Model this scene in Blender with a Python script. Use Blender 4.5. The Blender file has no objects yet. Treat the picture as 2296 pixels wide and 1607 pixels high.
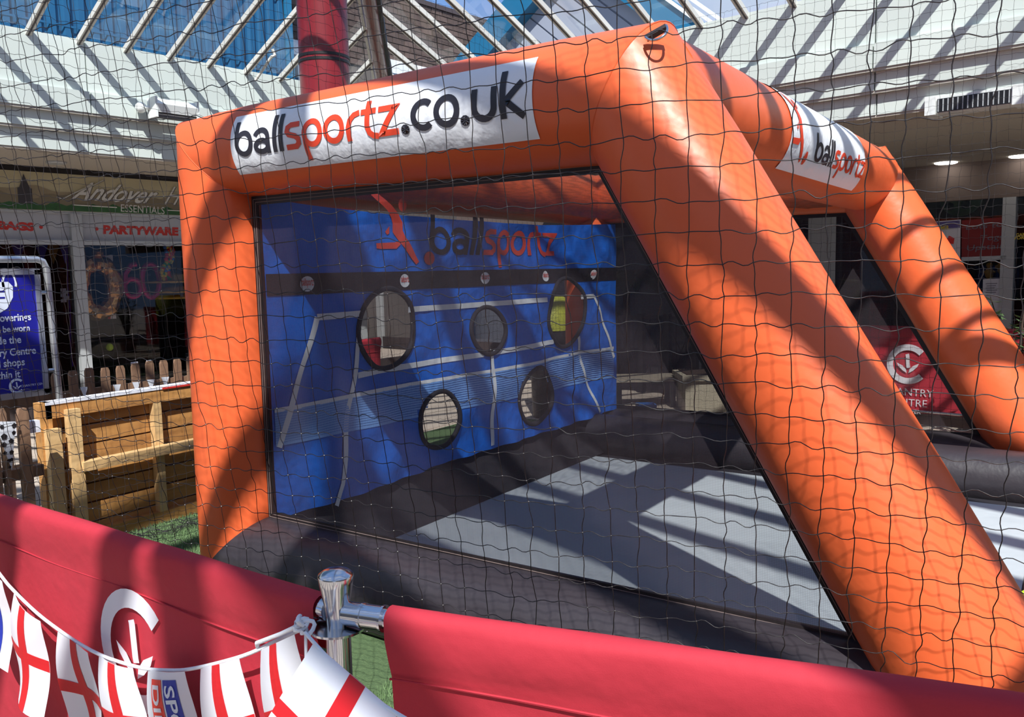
import bpy, bmesh, math, random
import numpy as np
from mathutils import Vector, Matrix
random.seed(7); np.random.seed(7)
PI = math.pi
sc = bpy.context.scene

# ------------------------------------------------------------------ camera
W_PX, H_PX, F_PX = 2296, 1607, 1870.7
YAW, PITCH, ROLL = math.radians(34.2425), math.radians(-5.997), math.radians(-1.2135)
CAM = np.array([3.362, -2.716, 1.6])
_f = np.array([-math.sin(YAW)*math.cos(PITCH), math.cos(YAW)*math.cos(PITCH), math.sin(PITCH)])
_r0 = np.array([math.cos(YAW), math.sin(YAW), 0.]); _u0 = np.cross(_r0, _f)
_r = _r0*math.cos(ROLL)+_u0*math.sin(ROLL); _u = -_r0*math.sin(ROLL)+_u0*math.cos(ROLL)
cd = bpy.data.cameras.new('camera'); cam = bpy.data.objects.new('camera', cd); sc.collection.objects.link(cam)
cd.sensor_fit = 'HORIZONTAL'; cd.sensor_width = 36; cd.lens = 36*F_PX/W_PX; cd.clip_start = .05; cd.clip_end = 300
cam.matrix_world = Matrix(((_r[0], _u[0], -_f[0], CAM[0]), (_r[1], _u[1], -_f[1], CAM[1]), (_r[2], _u[2], -_f[2], CAM[2]), (0, 0, 0, 1)))
sc.camera = cam

# ------------------------------------------------------------------ light
SUN_DIR = np.array([-.53, .716, -1.0])
sd = bpy.data.lights.new('sun', 'SUN'); sd.energy = 6.9; sd.angle = math.radians(.55); sd.color = (1, .965, .92)
so = bpy.data.objects.new('sun', sd); sc.collection.objects.link(so); so.location = (6, -6, 12)
so.rotation_euler = Vector(SUN_DIR).to_track_quat('-Z', 'Y').to_euler()
wd = bpy.data.worlds.new('sky'); sc.world = wd; wd.use_nodes = True
nt = wd.node_tree; nt.nodes.clear()
out = nt.nodes.new('ShaderNodeOutputWorld'); bg = nt.nodes.new('ShaderNodeBackground'); bg.inputs[1].default_value = .9
tc = nt.nodes.new('ShaderNodeTexCoord'); nz = nt.nodes.new('ShaderNodeTexNoise'); nz.inputs['Scale'].default_value = 2.6; nz.inputs['Detail'].default_value = 8
rp = nt.nodes.new('ShaderNodeValToRGB'); rp.color_ramp.elements[0].position = .47; rp.color_ramp.elements[1].position = .66
mx = nt.nodes.new('ShaderNodeMix'); mx.data_type = 'RGBA'
mx.inputs[6].default_value = (.22, .40, .82, 1); mx.inputs[7].default_value = (.72, .78, .92, 1)
nt.links.new(tc.outputs['Generated'], nz.inputs['Vector']); nt.links.new(nz.outputs[0], rp.inputs[0]); nt.links.new(rp.outputs[0], mx.inputs[0])
nt.links.new(mx.outputs[2], bg.inputs[0]); nt.links.new(bg.outputs[0], out.inputs[0])
vs = sc.view_settings; vs.view_transform = 'Standard'; vs.look = 'None'; vs.gamma = 1; vs.use_curve_mapping = False; vs.exposure = 0.13
sc.cycles.transparent_max_bounces = 24; sc.cycles.max_bounces = 6

# ------------------------------------------------------------------ measuring helpers (photo pixel -> point on a known plane)
def ray(x, y): return _f+_r*(x-1148)/F_PX-_u*(y-803.5)/F_PX
def onp(x, y, n, c):
    d = ray(x, y); n = np.asarray(n, float); return CAM+d*(c-CAM@n)/(d@n)
def PX(x, y, c): return onp(x, y, (1, 0, 0), c)
def PY(x, y, c): return onp(x, y, (0, 1, 0), c)
def PZ(x, y, c): return onp(x, y, (0, 0, 1), c)
def depth_pt(x, y, d): return CAM+ray(x, y)*d
_a = math.radians(6.7)
nL = np.array([math.cos(_a), -math.sin(_a), 0]); uL = np.array([math.sin(_a), math.cos(_a), 0]); nR = -uL
UP = np.array([0, 0, 1.])
cL = CAM@nL-8.5; cR = CAM@nR-7.4; S_CORNER = -cR
def PL(s, n, z): return nL*(cL+n)+uL*s+UP*z          # left side of the hall: s along wall, n inward
def PR(s, n, z): return nR*(cR+n)+nL*s+UP*z          # far side of the hall
def onL(x, y, n=0):
    P = onp(x, y, nL, cL+n); return P@uL, P[2]
def onR(x, y, n=0):
    P = onp(x, y, nR, cR+n); return P@nL, P[2]

# ------------------------------------------------------------------ materials
def srgb(r, g, b):
    f = lambda c: ((c/255+.055)/1.055)**2.4 if c/255 > .04045 else c/255/12.92
    return (f(r), f(g), f(b), 1)
M = {}
def mat(name, col, rough=.6, metal=0, noise=None, bump=None, spec=.5, emit=None, trans=None, coat=0, island=0):
    m = bpy.data.materials.new(name); m.use_nodes = True; M[name] = m
    t = m.node_tree; p = t.nodes['Principled BSDF']
    p.inputs['Base Color'].default_value = col; p.inputs['Roughness'].default_value = rough; p.inputs['Metallic'].default_value = metal
    p.inputs['Specular IOR Level'].default_value = spec; p.inputs['Coat Weight'].default_value = coat
    tc = t.nodes.new('ShaderNodeTexCoord')
    last = None
    if noise:
        sc_, amt, dark = noise[:3]; stretch = noise[3] if len(noise) > 3 else (1, 1, 1)
        mp = t.nodes.new('ShaderNodeMapping'); mp.inputs['Scale'].default_value = stretch
        n = t.nodes.new('ShaderNodeTexNoise'); n.inputs['Scale'].default_value = sc_; n.inputs['Detail'].default_value = 5
        t.links.new(tc.outputs['Object'], mp.inputs[0]); t.links.new(mp.outputs[0], n.inputs['Vector'])
        r = t.nodes.new('ShaderNodeMapRange'); r.inputs[1].default_value = .3; r.inputs[2].default_value = .7; r.inputs[3].default_value = 0; r.inputs[4].default_value = amt
        mix = t.nodes.new('ShaderNodeMix'); mix.data_type = 'RGBA'; mix.inputs[6].default_value = col; mix.inputs[7].default_value = dark
        t.links.new(n.outputs[0], r.inputs[0]); t.links.new(r.outputs[0], mix.inputs[0]); last = mix.outputs[2]
    if island:
        oi = t.nodes.new('ShaderNodeObjectInfo'); hv = t.nodes.new('ShaderNodeHueSaturation')
        r2 = t.nodes.new('ShaderNodeMapRange'); r2.inputs[3].default_value = 1-island; r2.inputs[4].default_value = 1+island
        t.links.new(oi.outputs['Random'], r2.inputs[0]); t.links.new(r2.outputs[0], hv.inputs['Value'])
        if last: t.links.new(last, hv.inputs['Color'])
        else: hv.inputs['Color'].default_value = col
        last = hv.outputs[0]
    if last: t.links.new(last, p.inputs['Base Color'])
    if bump:
        prev = None
        for bs, strength, dist in (bump if isinstance(bump, list) else [bump]):
            n = t.nodes.new('ShaderNodeTexNoise'); n.inputs['Scale'].default_value = bs; n.inputs['Detail'].default_value = 3
            t.links.new(tc.outputs['Object'], n.inputs['Vector'])
            b = t.nodes.new('ShaderNodeBump'); b.inputs['Strength'].default_value = strength; b.inputs['Distance'].default_value = dist
            t.links.new(n.outputs[0], b.inputs['Height'])
            if prev: t.links.new(prev, b.inputs['Normal'])
            prev = b.outputs[0]
        t.links.new(prev, p.inputs['Normal'])
    if emit: p.inputs['Emission Color'].default_value = emit[0]; p.inputs['Emission Strength'].default_value = emit[1]
    if trans:      # thin cloth: part of the light passes through
        tr = t.nodes.new('ShaderNodeBsdfTranslucent'); tr.inputs[0].default_value = col
        if last: t.links.new(last, tr.inputs[0])
        ms = t.nodes.new('ShaderNodeMixShader'); ms.inputs[0].default_value = trans
        o = t.nodes['Material Output']; t.links.new(p.outputs[0], ms.inputs[1]); t.links.new(tr.outputs[0], ms.inputs[2]); t.links.new(ms.outputs[0], o.inputs[0])
    return m
def scrim(name, col, cover, rough=.6):
    m = bpy.data.materials.new(name); m.use_nodes = True; M[name] = m; t = m.node_tree; t.nodes.clear()
    o = t.nodes.new('ShaderNodeOutputMaterial'); d = t.nodes.new('ShaderNodeBsdfPrincipled'); d.inputs['Base Color'].default_value = col; d.inputs['Roughness'].default_value = rough
    tr = t.nodes.new('ShaderNodeBsdfTransparent'); ms = t.nodes.new('ShaderNodeMixShader')
    tc = t.nodes.new('ShaderNodeTexCoord'); w1 = t.nodes.new('ShaderNodeTexWave'); w1.inputs['Scale'].default_value = 55; w1.bands_direction = 'X'
    w2 = t.nodes.new('ShaderNodeTexWave'); w2.inputs['Scale'].default_value = 55; w2.bands_direction = 'Z'
    for w in (w1, w2): t.links.new(tc.outputs['Object'], w.inputs[0])
    mxm = t.nodes.new('ShaderNodeMath'); mxm.operation = 'MULTIPLY'; t.links.new(w1.outputs[1], mxm.inputs[0]); t.links.new(w2.outputs[1], mxm.inputs[1])
    r = t.nodes.new('ShaderNodeMapRange'); r.inputs[1].default_value = 0; r.inputs[2].default_value = .6; r.inputs[3].default_value = min(1, cover+.1); r.inputs[4].default_value = cover-.12
    t.links.new(mxm.outputs[0], r.inputs[0]); t.links.new(r.outputs[0], ms.inputs[0])
    t.links.new(tr.outputs[0], ms.inputs[1]); t.links.new(d.outputs[0], ms.inputs[2]); t.links.new(ms.outputs[0], o.inputs[0])
def glass(name, tint, refl):
    m = bpy.data.materials.new(name); m.use_nodes = True; M[name] = m; t = m.node_tree; t.nodes.clear()
    o = t.nodes.new('ShaderNodeOutputMaterial'); g = t.nodes.new('ShaderNodeBsdfGlossy'); g.inputs['Roughness'].default_value = .02
    tr = t.nodes.new('ShaderNodeBsdfTransparent'); tr.inputs[0].default_value = tint
    lw = t.nodes.new('ShaderNodeFresnel'); lw.inputs[0].default_value = 1.45
    mm = t.nodes.new('ShaderNodeMath'); mm.operation = 'MULTIPLY'; mm.inputs[1].default_value = refl; t.links.new(lw.outputs[0], mm.inputs[0])
    ms = t.nodes.new('ShaderNodeMixShader'); t.links.new(mm.outputs[0], ms.inputs[0]); t.links.new(tr.outputs[0], ms.inputs[1]); t.links.new(g.outputs[0], ms.inputs[2]); t.links.new(ms.outputs[0], o.inputs[0])

mat('orange_vinyl', srgb(224, 99, 55), .40, noise=(3, .25, srgb(219, 92, 49)), bump=[(7, .10, .05), (260, .05, .002)], spec=.42)
mat('black_vinyl', srgb(52, 47, 52), .42, noise=(5, .4, srgb(38, 34, 40)), bump=[(9, .15, .04), (40, .06, .01)], spec=.5)
mat('black_floor', srgb(44, 42, 48), .5, bump=(30, .1, .01))
mat('grey_mat', srgb(176, 184, 190), .6, noise=(3, .3, srgb(160, 168, 176)), bump=[(4, .25, .05), (60, .1, .004)])
mat('hem_black', srgb(30, 24, 26), .55)
mat('stitch', srgb(120, 104, 100), .7)
mat('banner_white', srgb(232, 234, 240), .38, noise=(6, .2, srgb(214, 216, 226)), bump=[(12, .25, .03), (45, .12, .01)])
mat('print_navy', srgb(38, 36, 46), .45)
mat('print_red', srgb(222, 66, 36), .45)
mat('sheet_blue', srgb(16, 104, 214), .5, noise=(4, .3, srgb(12, 92, 200)), bump=[(5, .35, .08), (24, .2, .02)])
mat('sheet_red', srgb(214, 70, 54), .55)
mat('sheet_black', srgb(30, 28, 36), .5)
mat('sheet_white', srgb(226, 232, 240), .5)
mat('sheet_light', srgb(120, 170, 240), .5)
mat('hole_hem', srgb(36, 34, 44), .8)
scrim('mesh_side', srgb(38, 30, 36), .48)
scrim('mesh_roof', srgb(92, 60, 48), .48)
mat('metal', srgb(205, 207, 212), .16, metal=1, bump=(80, .03, .002))
mat('metal_dull', srgb(170, 174, 180), .35, metal=1)
mat('aluminium', srgb(206, 210, 216), .32, metal=.75)
mat('strap', srgb(45, 36, 36), .6)
mat('net_black', srgb(26, 20, 22), .45, spec=.6)
mat('net_far', srgb(40, 36, 40), .6)
mat('canvas_red', srgb(186, 44, 60), .8, noise=(4, .3, srgb(172, 38, 54)), bump=[(8, .2, .04), (400, .15, .002)], trans=.12)
mat('flag_white', srgb(236, 240, 248), .6, bump=(10, .1, .02), trans=.25)
mat('flag_red', srgb(214, 30, 38), .6, trans=.2)
mat('flag_blue', srgb(30, 46, 150), .6)
mat('flag_orange', srgb(226, 58, 42), .6)
mat('cord_white', srgb(228, 230, 236), .7, bump=(200, .3, .003))
mat('fascia_white', srgb(202, 211, 206), .55, noise=(.7, .25, srgb(196, 203, 198)))
mat('fascia_edge', srgb(176, 170, 160), .6)
mat('soffit', srgb(178, 170, 158), .8)
mat('bar_white', srgb(206, 204, 196), .5)
mat('bar_dark', srgb(72, 62, 60), .5)
mat('column_red', srgb(122, 26, 34), .35, bump=(3, .05, .02), coat=.3)
mat('pipe_brown', srgb(104, 52, 46), .3, coat=.4)
mat('black_metal', srgb(24, 24, 26), .4)
mat('cladding_blue', srgb(16, 82, 122), .5, noise=(1.2, .4, srgb(10, 64, 104), (1, 1, .2)))
mat('brick', srgb(88, 72, 66), .9, noise=(9, .5, srgb(70, 60, 58)), island=.3, bump=(60, .4, .01))
mat('mortar', srgb(96, 90, 86), .95)
mat('siding', srgb(150, 156, 172), .6, island=.06)
mat('barge_blue', srgb(26, 100, 138), .5)
mat('window_white', srgb(226, 230, 232), .5)
mat('dark_pane', srgb(70, 90, 110), .15)
glass('glass_roof', (.95, .98, .98, 1), .12)
glass('glass_shop', (.62, .62, .62, 1), 1.0)
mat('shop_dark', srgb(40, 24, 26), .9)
mat('head_brown', srgb(112, 98, 92), .8)
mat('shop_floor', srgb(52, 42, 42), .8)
mat('frame_grey', srgb(178, 182, 184), .4, metal=.2)
mat('panel_grey', srgb(176, 178, 184), .5)
mat('sign_cream', srgb(190, 182, 148), .6)
mat('sign_hill', srgb(150, 138, 112), .6)
mat('sign_hill2', srgb(128, 118, 96), .6)
mat('sign_green', srgb(58, 106, 58), .6, noise=(8, .8, srgb(34, 74, 44)))
mat('sign_spire', srgb(62, 60, 66), .6)
mat('script_white', srgb(214, 214, 208), .5)
mat('script_dark', srgb(92, 88, 84), .6)
mat('text_red', srgb(196, 50, 42), .5)
mat('black_trim', srgb(28, 26, 28), .5)
mat('wood', srgb(196, 143, 82), .65, noise=(5, .8, srgb(150, 102, 56), (1, .35, 3)), bump=(30, .2, .01), island=.12)
mat('wood_light', srgb(220, 184, 132), .65, noise=(6, .6, srgb(190, 148, 98), (1, .4, 2)), bump=(30, .2, .01))
mat('wood_picket', srgb(140, 108, 84), .75, noise=(6, .7, srgb(100, 76, 62), (2, 2, .4)), bump=(40, .2, .01), island=.1)
mat('white_paint', srgb(228, 230, 240), .5)
mat('poster_blue', srgb(34, 34, 150), .4, noise=(1.0, .4, srgb(28, 30, 122)))
mat('poster_text', srgb(228, 234, 250), .5)
mat('grass_base', srgb(84, 106, 68), .95, noise=(60, .7, srgb(60, 82, 52)), bump=(150, .6, .01))
mat('grass_blade', srgb(124, 152, 104), .8, noise=(7, .6, srgb(100, 130, 86)), trans=.2)
mat('paving', srgb(186, 172, 158), .85, noise=(1.5, .5, srgb(156, 142, 132)))
mat('balloon_gold', srgb(226, 168, 110), .18, metal=.85, bump=(14, .3, .02))
mat('balloon_pink', srgb(186, 30, 96), .25, metal=.5)
mat('scarf_white', srgb(224, 216, 220), .8)
mat('scarf_red', srgb(190, 30, 44), .8)
mat('paper', srgb(206, 204, 214), .8)
mat('paper_ink', srgb(110, 106, 120), .8)
for nme, c in (('lei_red', (216, 44, 40)), ('lei_yellow', (226, 190, 50)), ('lei_green', (60, 150, 80)), ('lei_blue', (70, 120, 200)), ('pennant_black', (28, 26, 30)), ('pennant_blue', (70, 84, 190)), ('pennant_tan', (150, 112, 60)), ('ribbon_purple', (70, 40, 170)), ('hat_yellow', (196, 150, 60)), ('ball_yellow', (206, 240, 60)), ('board_red', (124, 26, 26)), ('poster_violet', (84, 72, 130)), ('text_yellow', (206, 180, 60)), ('ball_white', (224, 224, 230)), ('bin_yellow', (140, 142, 40)), ('bench_stone', (150, 140, 124)), ('box_stone', (188, 178, 158)), ('crate_blue', (50, 110, 190))):
    mat(nme, srgb(*c), .55)
mat('leaf', srgb(84, 110, 70), .5, island=.2)
mat('leaf_dark', srgb(52, 66, 46), .5, island=.2)
mat('twig', srgb(64, 48, 40), .8)
mat('lamp_on', (1, 1, 1, 1), .5, emit=((1, .96, .88, 1), 6))
mat('lamp_white', srgb(226, 230, 228), .4)
mat('grille', srgb(92, 90, 94), .4, metal=.4)
mat('pane_dirty', srgb(120, 132, 140), .2)

# ------------------------------------------------------------------ mesh helpers
COL = sc.collection
def perp(d):
    d = d/np.linalg.norm(d); a = np.cross(d, (0, 0, 1)) if abs(d[2]) < .95 else np.cross(d, (1, 0, 0))
    a = a/np.linalg.norm(a); return a, np.cross(d, a)
class MB:
    def __init__(s, fr=None): s.v = []; s.f = []; s.fr = fr
    def P(s, p): return np.asarray(s.fr(*p) if s.fr else p, float)
    def quad(s, *ps):
        n = len(s.v); s.v += [s.P(p) for p in ps]; s.f.append(tuple(range(n, n+len(ps)))); return s
    def box(s, a, b):
        x0, y0, z0 = a; x1, y1, z1 = b; n = len(s.v)
        s.v += [s.P(p) for p in ((x0, y0, z0), (x1, y0, z0), (x1, y1, z0), (x0, y1, z0), (x0, y0, z1), (x1, y0, z1), (x1, y1, z1), (x0, y1, z1))]
        s.f += [tuple(n+i for i in q) for q in ((0, 3, 2, 1), (4, 5, 6, 7), (0, 1, 5, 4), (1, 2, 6, 5), (2, 3, 7, 6), (3, 0, 4, 7))]; return s
    def bar(s, p, q, w, h, up=(0, 0, 1)):      # rectangular bar from p to q
        p = s.P(p); q = s.P(q); d = (q-p)/np.linalg.norm(q-p); a = np.cross(d, up); a = a/np.linalg.norm(a); b = np.cross(a, d); n = len(s.v)
        for e in (p, q):
            for i, j in ((-1, -1), (1, -1), (1, 1), (-1, 1)): s.v.append(e+a*i*w/2+b*j*h/2)
        s.f += [tuple(n+i for i in g) for g in ((3, 2, 1, 0), (4, 5, 6, 7), (0, 1, 5, 4), (1, 2, 6, 5), (2, 3, 7, 6), (3, 0, 4, 7))]; return s
    def tube(s, pts, r, k=8, closed=False, cap=True):
        pts = [s.P(p) for p in pts]; m = len(pts); n = len(s.v); rr = r if hasattr(r, '__len__') else [r]*m; a = None
        for i, p in enumerate(pts):
            d = pts[(i+1) % m]-pts[i-1] if (closed or 0 < i < m-1) else (pts[1]-pts[0] if i == 0 else pts[-1]-pts[-2])
            d = d/np.linalg.norm(d)
            if a is None: a, _ = perp(d)
            a = a-d*(a@d); a = a/np.linalg.norm(a); b = np.cross(d, a)
            for j in range(k):
                t = 2*PI*j/k; s.v.append(p+(a*math.cos(t)+b*math.sin(t))*rr[i])
        for i in range(m if closed else m-1):
            i2 = (i+1) % m
            for j in range(k): s.f.append((n+i*k+j, n+i*k+(j+1) % k, n+i2*k+(j+1) % k, n+i2*k+j))
        if cap and not closed: s.f.append(tuple(n+j for j in range(k-1, -1, -1))); s.f.append(tuple(n+(m-1)*k+j for j in range(k)))
        return s
    def lathe(s, c, prof, k=20):
        n = len(s.v); c = np.asarray(c, float)
        for r, z in prof:
            for j in range(k): s.v.append(c+np.array([r*math.cos(2*PI*j/k), r*math.sin(2*PI*j/k), z]))
        for i in range(len(prof)-1):
            for j in range(k): s.f.append((n+i*k+j, n+i*k+(j+1) % k, n+(i+1)*k+(j+1) % k, n+(i+1)*k+j))
        s.f.append(tuple(n+j for j in range(k-1, -1, -1))); s.f.append(tuple(n+(len(prof)-1)*k+j for j in range(k))); return s
    def prism(s, poly, w0, w1):    # polygon in the first and third axes, thickness along the second
        n = len(s.v); m = len(poly)
        for w in (w0, w1):
            s.v += [s.P((a, w, b)) for a, b in poly]
        s.f.append(tuple(range(n, n+m))); s.f.append(tuple(range(n+2*m-1, n+m-1, -1)))
        for i in range(m): j = (i+1) % m; s.f.append((n+i, n+m+i, n+m+j, n+j))
        return s
    def sphere(s, c, r, k=12, m=8, sx=(1, 1, 1)):
        n = len(s.v); c = np.asarray(s.P(c) if s.fr else c, float)
        for i in range(m+1):
            ph = PI*i/m
            for j in range(k): t = 2*PI*j/k; s.v.append(c+np.array([math.sin(ph)*math.cos(t)*sx[0], math.sin(ph)*math.sin(t)*sx[1], math.cos(ph)*sx[2]])*r)
        for i in range(m):
            for j in range(k): s.f.append((n+i*k+j, n+(i+1)*k+j, n+(i+1)*k+(j+1) % k, n+i*k+(j+1) % k))
        return s
    def raw(s, v, f):
        n = len(s.v); s.v += [s.P(p) for p in v]; s.f += [tuple(n+i for i in q) for q in f]; return s
    def build(s, name, m, parent=None, smooth=False, **kw):
        me = bpy.data.meshes.new(name); off = np.array(parent.location) if parent and parent.parent is None else (np.array(root_loc(parent)) if parent else np.zeros(3))
        me.from_pydata([tuple(p-off) for p in s.v], [], s.f); me.validate(); me.update()
        bm = bmesh.new(); bm.from_mesh(me); bmesh.ops.recalc_face_normals(bm, faces=bm.faces); bm.to_mesh(me); bm.free()
        if smooth:
            for p in me.polygons: p.use_smooth = True
            if smooth != 2: me.set_sharp_from_angle(angle=math.radians(50))
        if m: me.materials.append(M[m])
        o = bpy.data.objects.new(name, me); COL.objects.link(o)
        if parent: o.parent = parent
        return tag(o, **kw)
def root_loc(o):
    while o.parent: o = o.parent
    return o.location
def tag(o, label=None, cat=None, group=None, kind=None):
    if label: o['label'] = label
    if cat: o['category'] = cat
    if group: o['group'] = group
    if kind: o['kind'] = kind
    return o
def empty(name, loc, label=None, cat=None, group=None, kind=None):
    o = bpy.data.objects.new(name, None); COL.objects.link(o); o.location = tuple(map(float, loc)); o.empty_display_size = .1
    return tag(o, label, cat, group, kind)
def frame(o, e1, e2, e3=(0, 0, 1)):
    o, e1, e2, e3 = (np.asarray(q, float) for q in (o, e1, e2, e3)); return lambda a, b, c: o+e1*a+e2*b+e3*c

# ------------------------------------------------------------------ lettering: strokes and the built-in font, as 2D faces
def arc(cx, cy, rx, ry, a0, a1, n=14): return [(cx+rx*math.cos(math.radians(a0+(a1-a0)*i/n)), cy+ry*math.sin(math.radians(a0+(a1-a0)*i/n))) for i in range(n+1)]
def stroke(pts, w, closed=False):
    P = [np.array(p, float) for p in pts]
    if closed and np.linalg.norm(P[0]-P[-1]) < 1e-6: P = P[:-1]
    m = len(P); v = []; f = []
    for i in range(m):
        if closed or 0 < i < m-1: d1 = P[i]-P[i-1]; d2 = P[(i+1) % m]-P[i]
        elif i == 0: d1 = d2 = P[1]-P[0]
        else: d1 = d2 = P[-1]-P[-2]
        d1 = d1/np.linalg.norm(d1); d2 = d2/np.linalg.norm(d2); t = d1+d2; t = t/np.linalg.norm(t); nn = np.array([-t[1], t[0]])
        c = max(.45, abs(nn@np.array([-d1[1], d1[0]]))); h = w/2/c
        v += [tuple(P[i]+nn*h), tuple(P[i]-nn*h)]
    for i in range(m if closed else m-1): j = (i+1) % m; f.append((2*i, 2*i+1, 2*j+1, 2*j))
    return v, f
def join(*ls):
    V, Fc = [], []
    for v, f in ls: n = len(V); V += list(v); Fc += [tuple(n+i for i in q) for q in f]
    return V, Fc
def poly(pts): return list(pts), [tuple(range(len(pts)))]
SW = .2
RING = lambda cx=.47: (arc(cx, .5, .37, .41, 0, 360, 26), True)
GL = {'b': ([([(.1, 1.42), (.1, .45)], False), RING()], .98), 'a': ([(arc(.40, .60, .33, .31, 160, 0, 12)+[(.73, .3), (.73, 0)], False), (arc(.41, .30, .31, .21, 0, 360, 20), True)], .95),
      'l': ([([(.1, 0), (.14, 1.42)], False)], .30), 's': ([([(.7, .9), (.3, .9), (.14, .82), (.11, .68), (.2, .56), (.5, .47), (.64, .36), (.64, .2), (.52, .1), (.05, .1)], False)], .82),
      'p': ([([(.16, -.48), (.12, .5)], False), RING()], .98), 'o': ([RING()], .98), 'r': ([([(.14, 0), (.12, .42), (.2, .7), (.36, .86), (.6, .92)], False)], .64),
      't': ([([(.32, 1.28), (.28, .4), (.36, .18), (.5, .08), (.7, .04)], False), ([(.02, .9), (.64, .9)], False)], .72), 'z': ([([(.02, .9), (.70, .9), (.12, .1), (.80, .1)], False)], .88),
      '.': ([(arc(.12, .12, .06, .06, 0, 360, 10), True)], .36), 'c': ([(arc(.47, .5, .37, .41, 48, 312, 20), False)], .86),
      'u': ([([(.1, 1.0), (.1, .45)]+arc(.43, .42, .33, .33, 180, 360, 12)[1:]+[(.76, 1.0)], False)], .95), 'k': ([([(.1, 0), (.1, 1.42)], False), ([(.72, 1.0), (.2, .5), (.76, 0)], False)], .85)}
def dens(pts, cl, mx=.11):
    P = [np.array(p, float) for p in pts]; o = []; m = len(P)
    for i in range(m if cl else m-1):
        a, b = P[i], P[(i+1) % m]; k = max(1, int(np.ceil(np.linalg.norm(b-a)/mx))); o += [tuple(a+(b-a)*q/k) for q in range(k)]
    return o if cl else o+[tuple(P[-1])]
def word(t, x=0):
    parts = []
    for ch in t:
        g, adv = GL[ch]
        for pts, cl in g: parts.append(stroke(dens([(px+x, py) for px, py in (pts[:-1] if cl else pts)], cl), SW, cl))
        x += adv
    return join(*parts), x
def btext(t, bold=0, shear=0, spacing=1):
    c = bpy.data.curves.new('t', 'FONT'); c.body = t; c.size = 1; c.offset = bold; c.shear = shear; c.space_character = spacing; c.resolution_u = 3
    o = bpy.data.objects.new('t', c); COL.objects.link(o); dg = bpy.context.evaluated_depsgraph_get(); me = bpy.data.meshes.new_from_object(o.evaluated_get(dg))
    v = [(p.co.x, p.co.y) for p in me.vertices]; f = [tuple(p.vertices) for p in me.polygons]
    bpy.data.objects.remove(o); bpy.data.curves.remove(c); bpy.data.meshes.remove(me)
    x0 = min(p[0] for p in v); x1 = max(p[0] for p in v); return [((a-x0), b) for a, b in v], f, x1-x0
def fit_text(t, O, X, Y, **k):        # 3D text: left baseline end O, right baseline end X, cap height vector Y
    v, f, w = btext(t, **k); O, X, Y = (np.asarray(q, float) for q in (O, X, Y)); h = .72
    return [O+(X-O)*a/w+Y*b/h for a, b in v], f
def refine(v, f, n=1):                # split faces so print can follow a curved surface
    bm = bmesh.new(); vs_ = [bm.verts.new((p[0], p[1], 0)) for p in v]
    for q in f:
        try: bm.faces.new([vs_[i] for i in q])
        except ValueError: pass
    bmesh.ops.triangulate(bm, faces=bm.faces[:]); bmesh.ops.subdivide_edges(bm, edges=bm.edges[:], cuts=n, use_grid_fill=True)
    bm.verts.index_update(); V = [(p.co.x, p.co.y) for p in bm.verts]; Fc = [tuple(q.index for q in g.verts) for g in bm.faces]; bm.free(); return V, Fc
LOGO_C = stroke(arc(0, 0, .42, .42, 42, 318, 30), .15)
LOGO_IN = join(stroke([(-.02, .25), (-.01, .22), (.01, -.05), (.02, -.09)], .085), poly([(-.26, .03), (-.22, -.06), (-.12, -.16), (-.02, -.22), (-.04, -.13), (-.12, -.04)]), poly([(.26, .03), (.22, -.06), (.12, -.16), (.02, -.22), (.04, -.13), (.12, -.04)]))

# ================================================================== SETTING
fl = MB(); fl.box((-40, -25, -.3), (30, 40, -.004)).build('floor', 'paving', kind='structure')
# paving slabs that can be told apart, near the goal, children of the floor
floor = bpy.data.objects['floor']
slab = MB(); slab.box((-.295, -.295, -.012), (.295, .295, .004)); s0 = slab.build('paving_slab', 'paving', floor)
slots = [(-9+.6*i, -2+.6*j) for i in range(12) for j in range(18)]
for i, (x, y) in enumerate(slots[:216]):
    o = s0 if i == 0 else s0.copy()
    if i: COL.objects.link(o); o.parent = floor
    o.location = (x, y, 0)
turf = MB(); turf.box((-2.0, -1.95, .004), (4.6, 4.7, .014)).build('artificial_turf', 'grass_base', label='green artificial turf laid under the orange inflatable goal', cat='turf')

Z_EAVE, Z_A, Z_B, Z_C, Z_D = 3.84, 3.40, 3.20, 3.03, 2.84
def fascia(name, fr, s0, s1, joints):
    root = empty(name, fr(s0, 0, 0), kind='structure')
    bands = [(Z_A, Z_EAVE+.05, 0, 'upper_panel'), (Z_B, Z_A, .05, 'ledge_panel'), (Z_C, Z_B-.02, -.01, 'middle_panel'), (Z_D, Z_C-.02, -.07, 'lower_panel')]
    cuts = [s0]+sorted(j for j in joints if s0 < j < s1)+[s1]
    for z0, z1, n, nm in bands:
        for a, b in zip(cuts[:-1], cuts[1:]): MB(fr).box((a+.006, n-.5, z0), (b-.006, n, z1)).build(nm, 'fascia_white', root)
    MB(fr).box((s0, -.5, Z_B-.022), (s1, .04, Z_B-.001)).build('edge_strip', 'fascia_edge', root)
    MB(fr).box((s0, -.5, Z_C-.022), (s1, -.02, Z_C-.001)).build('edge_strip', 'fascia_edge', root)
    MB(fr).box((s0, -7, Z_D-.02), (s1, -.08, Z_D)).build('soffit', 'soffit', root)
    MB(fr).box((s0, -7, Z_EAVE-.25), (s1, -.05, Z_EAVE-.02)).build('flat_roof', 'soffit', root)
    return root
jl = onL(200, 250)[0]; jr = onR(1960, 200)[0]
wl = fascia('wall_left', PL, -9.4, S_CORNER, [jl-2.4*k for k in range(-3, 5)])
wr = fascia('wall_right', PR, cL, cL+14.4, [jr+2.4*k for k in range(-4, 4)])
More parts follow.
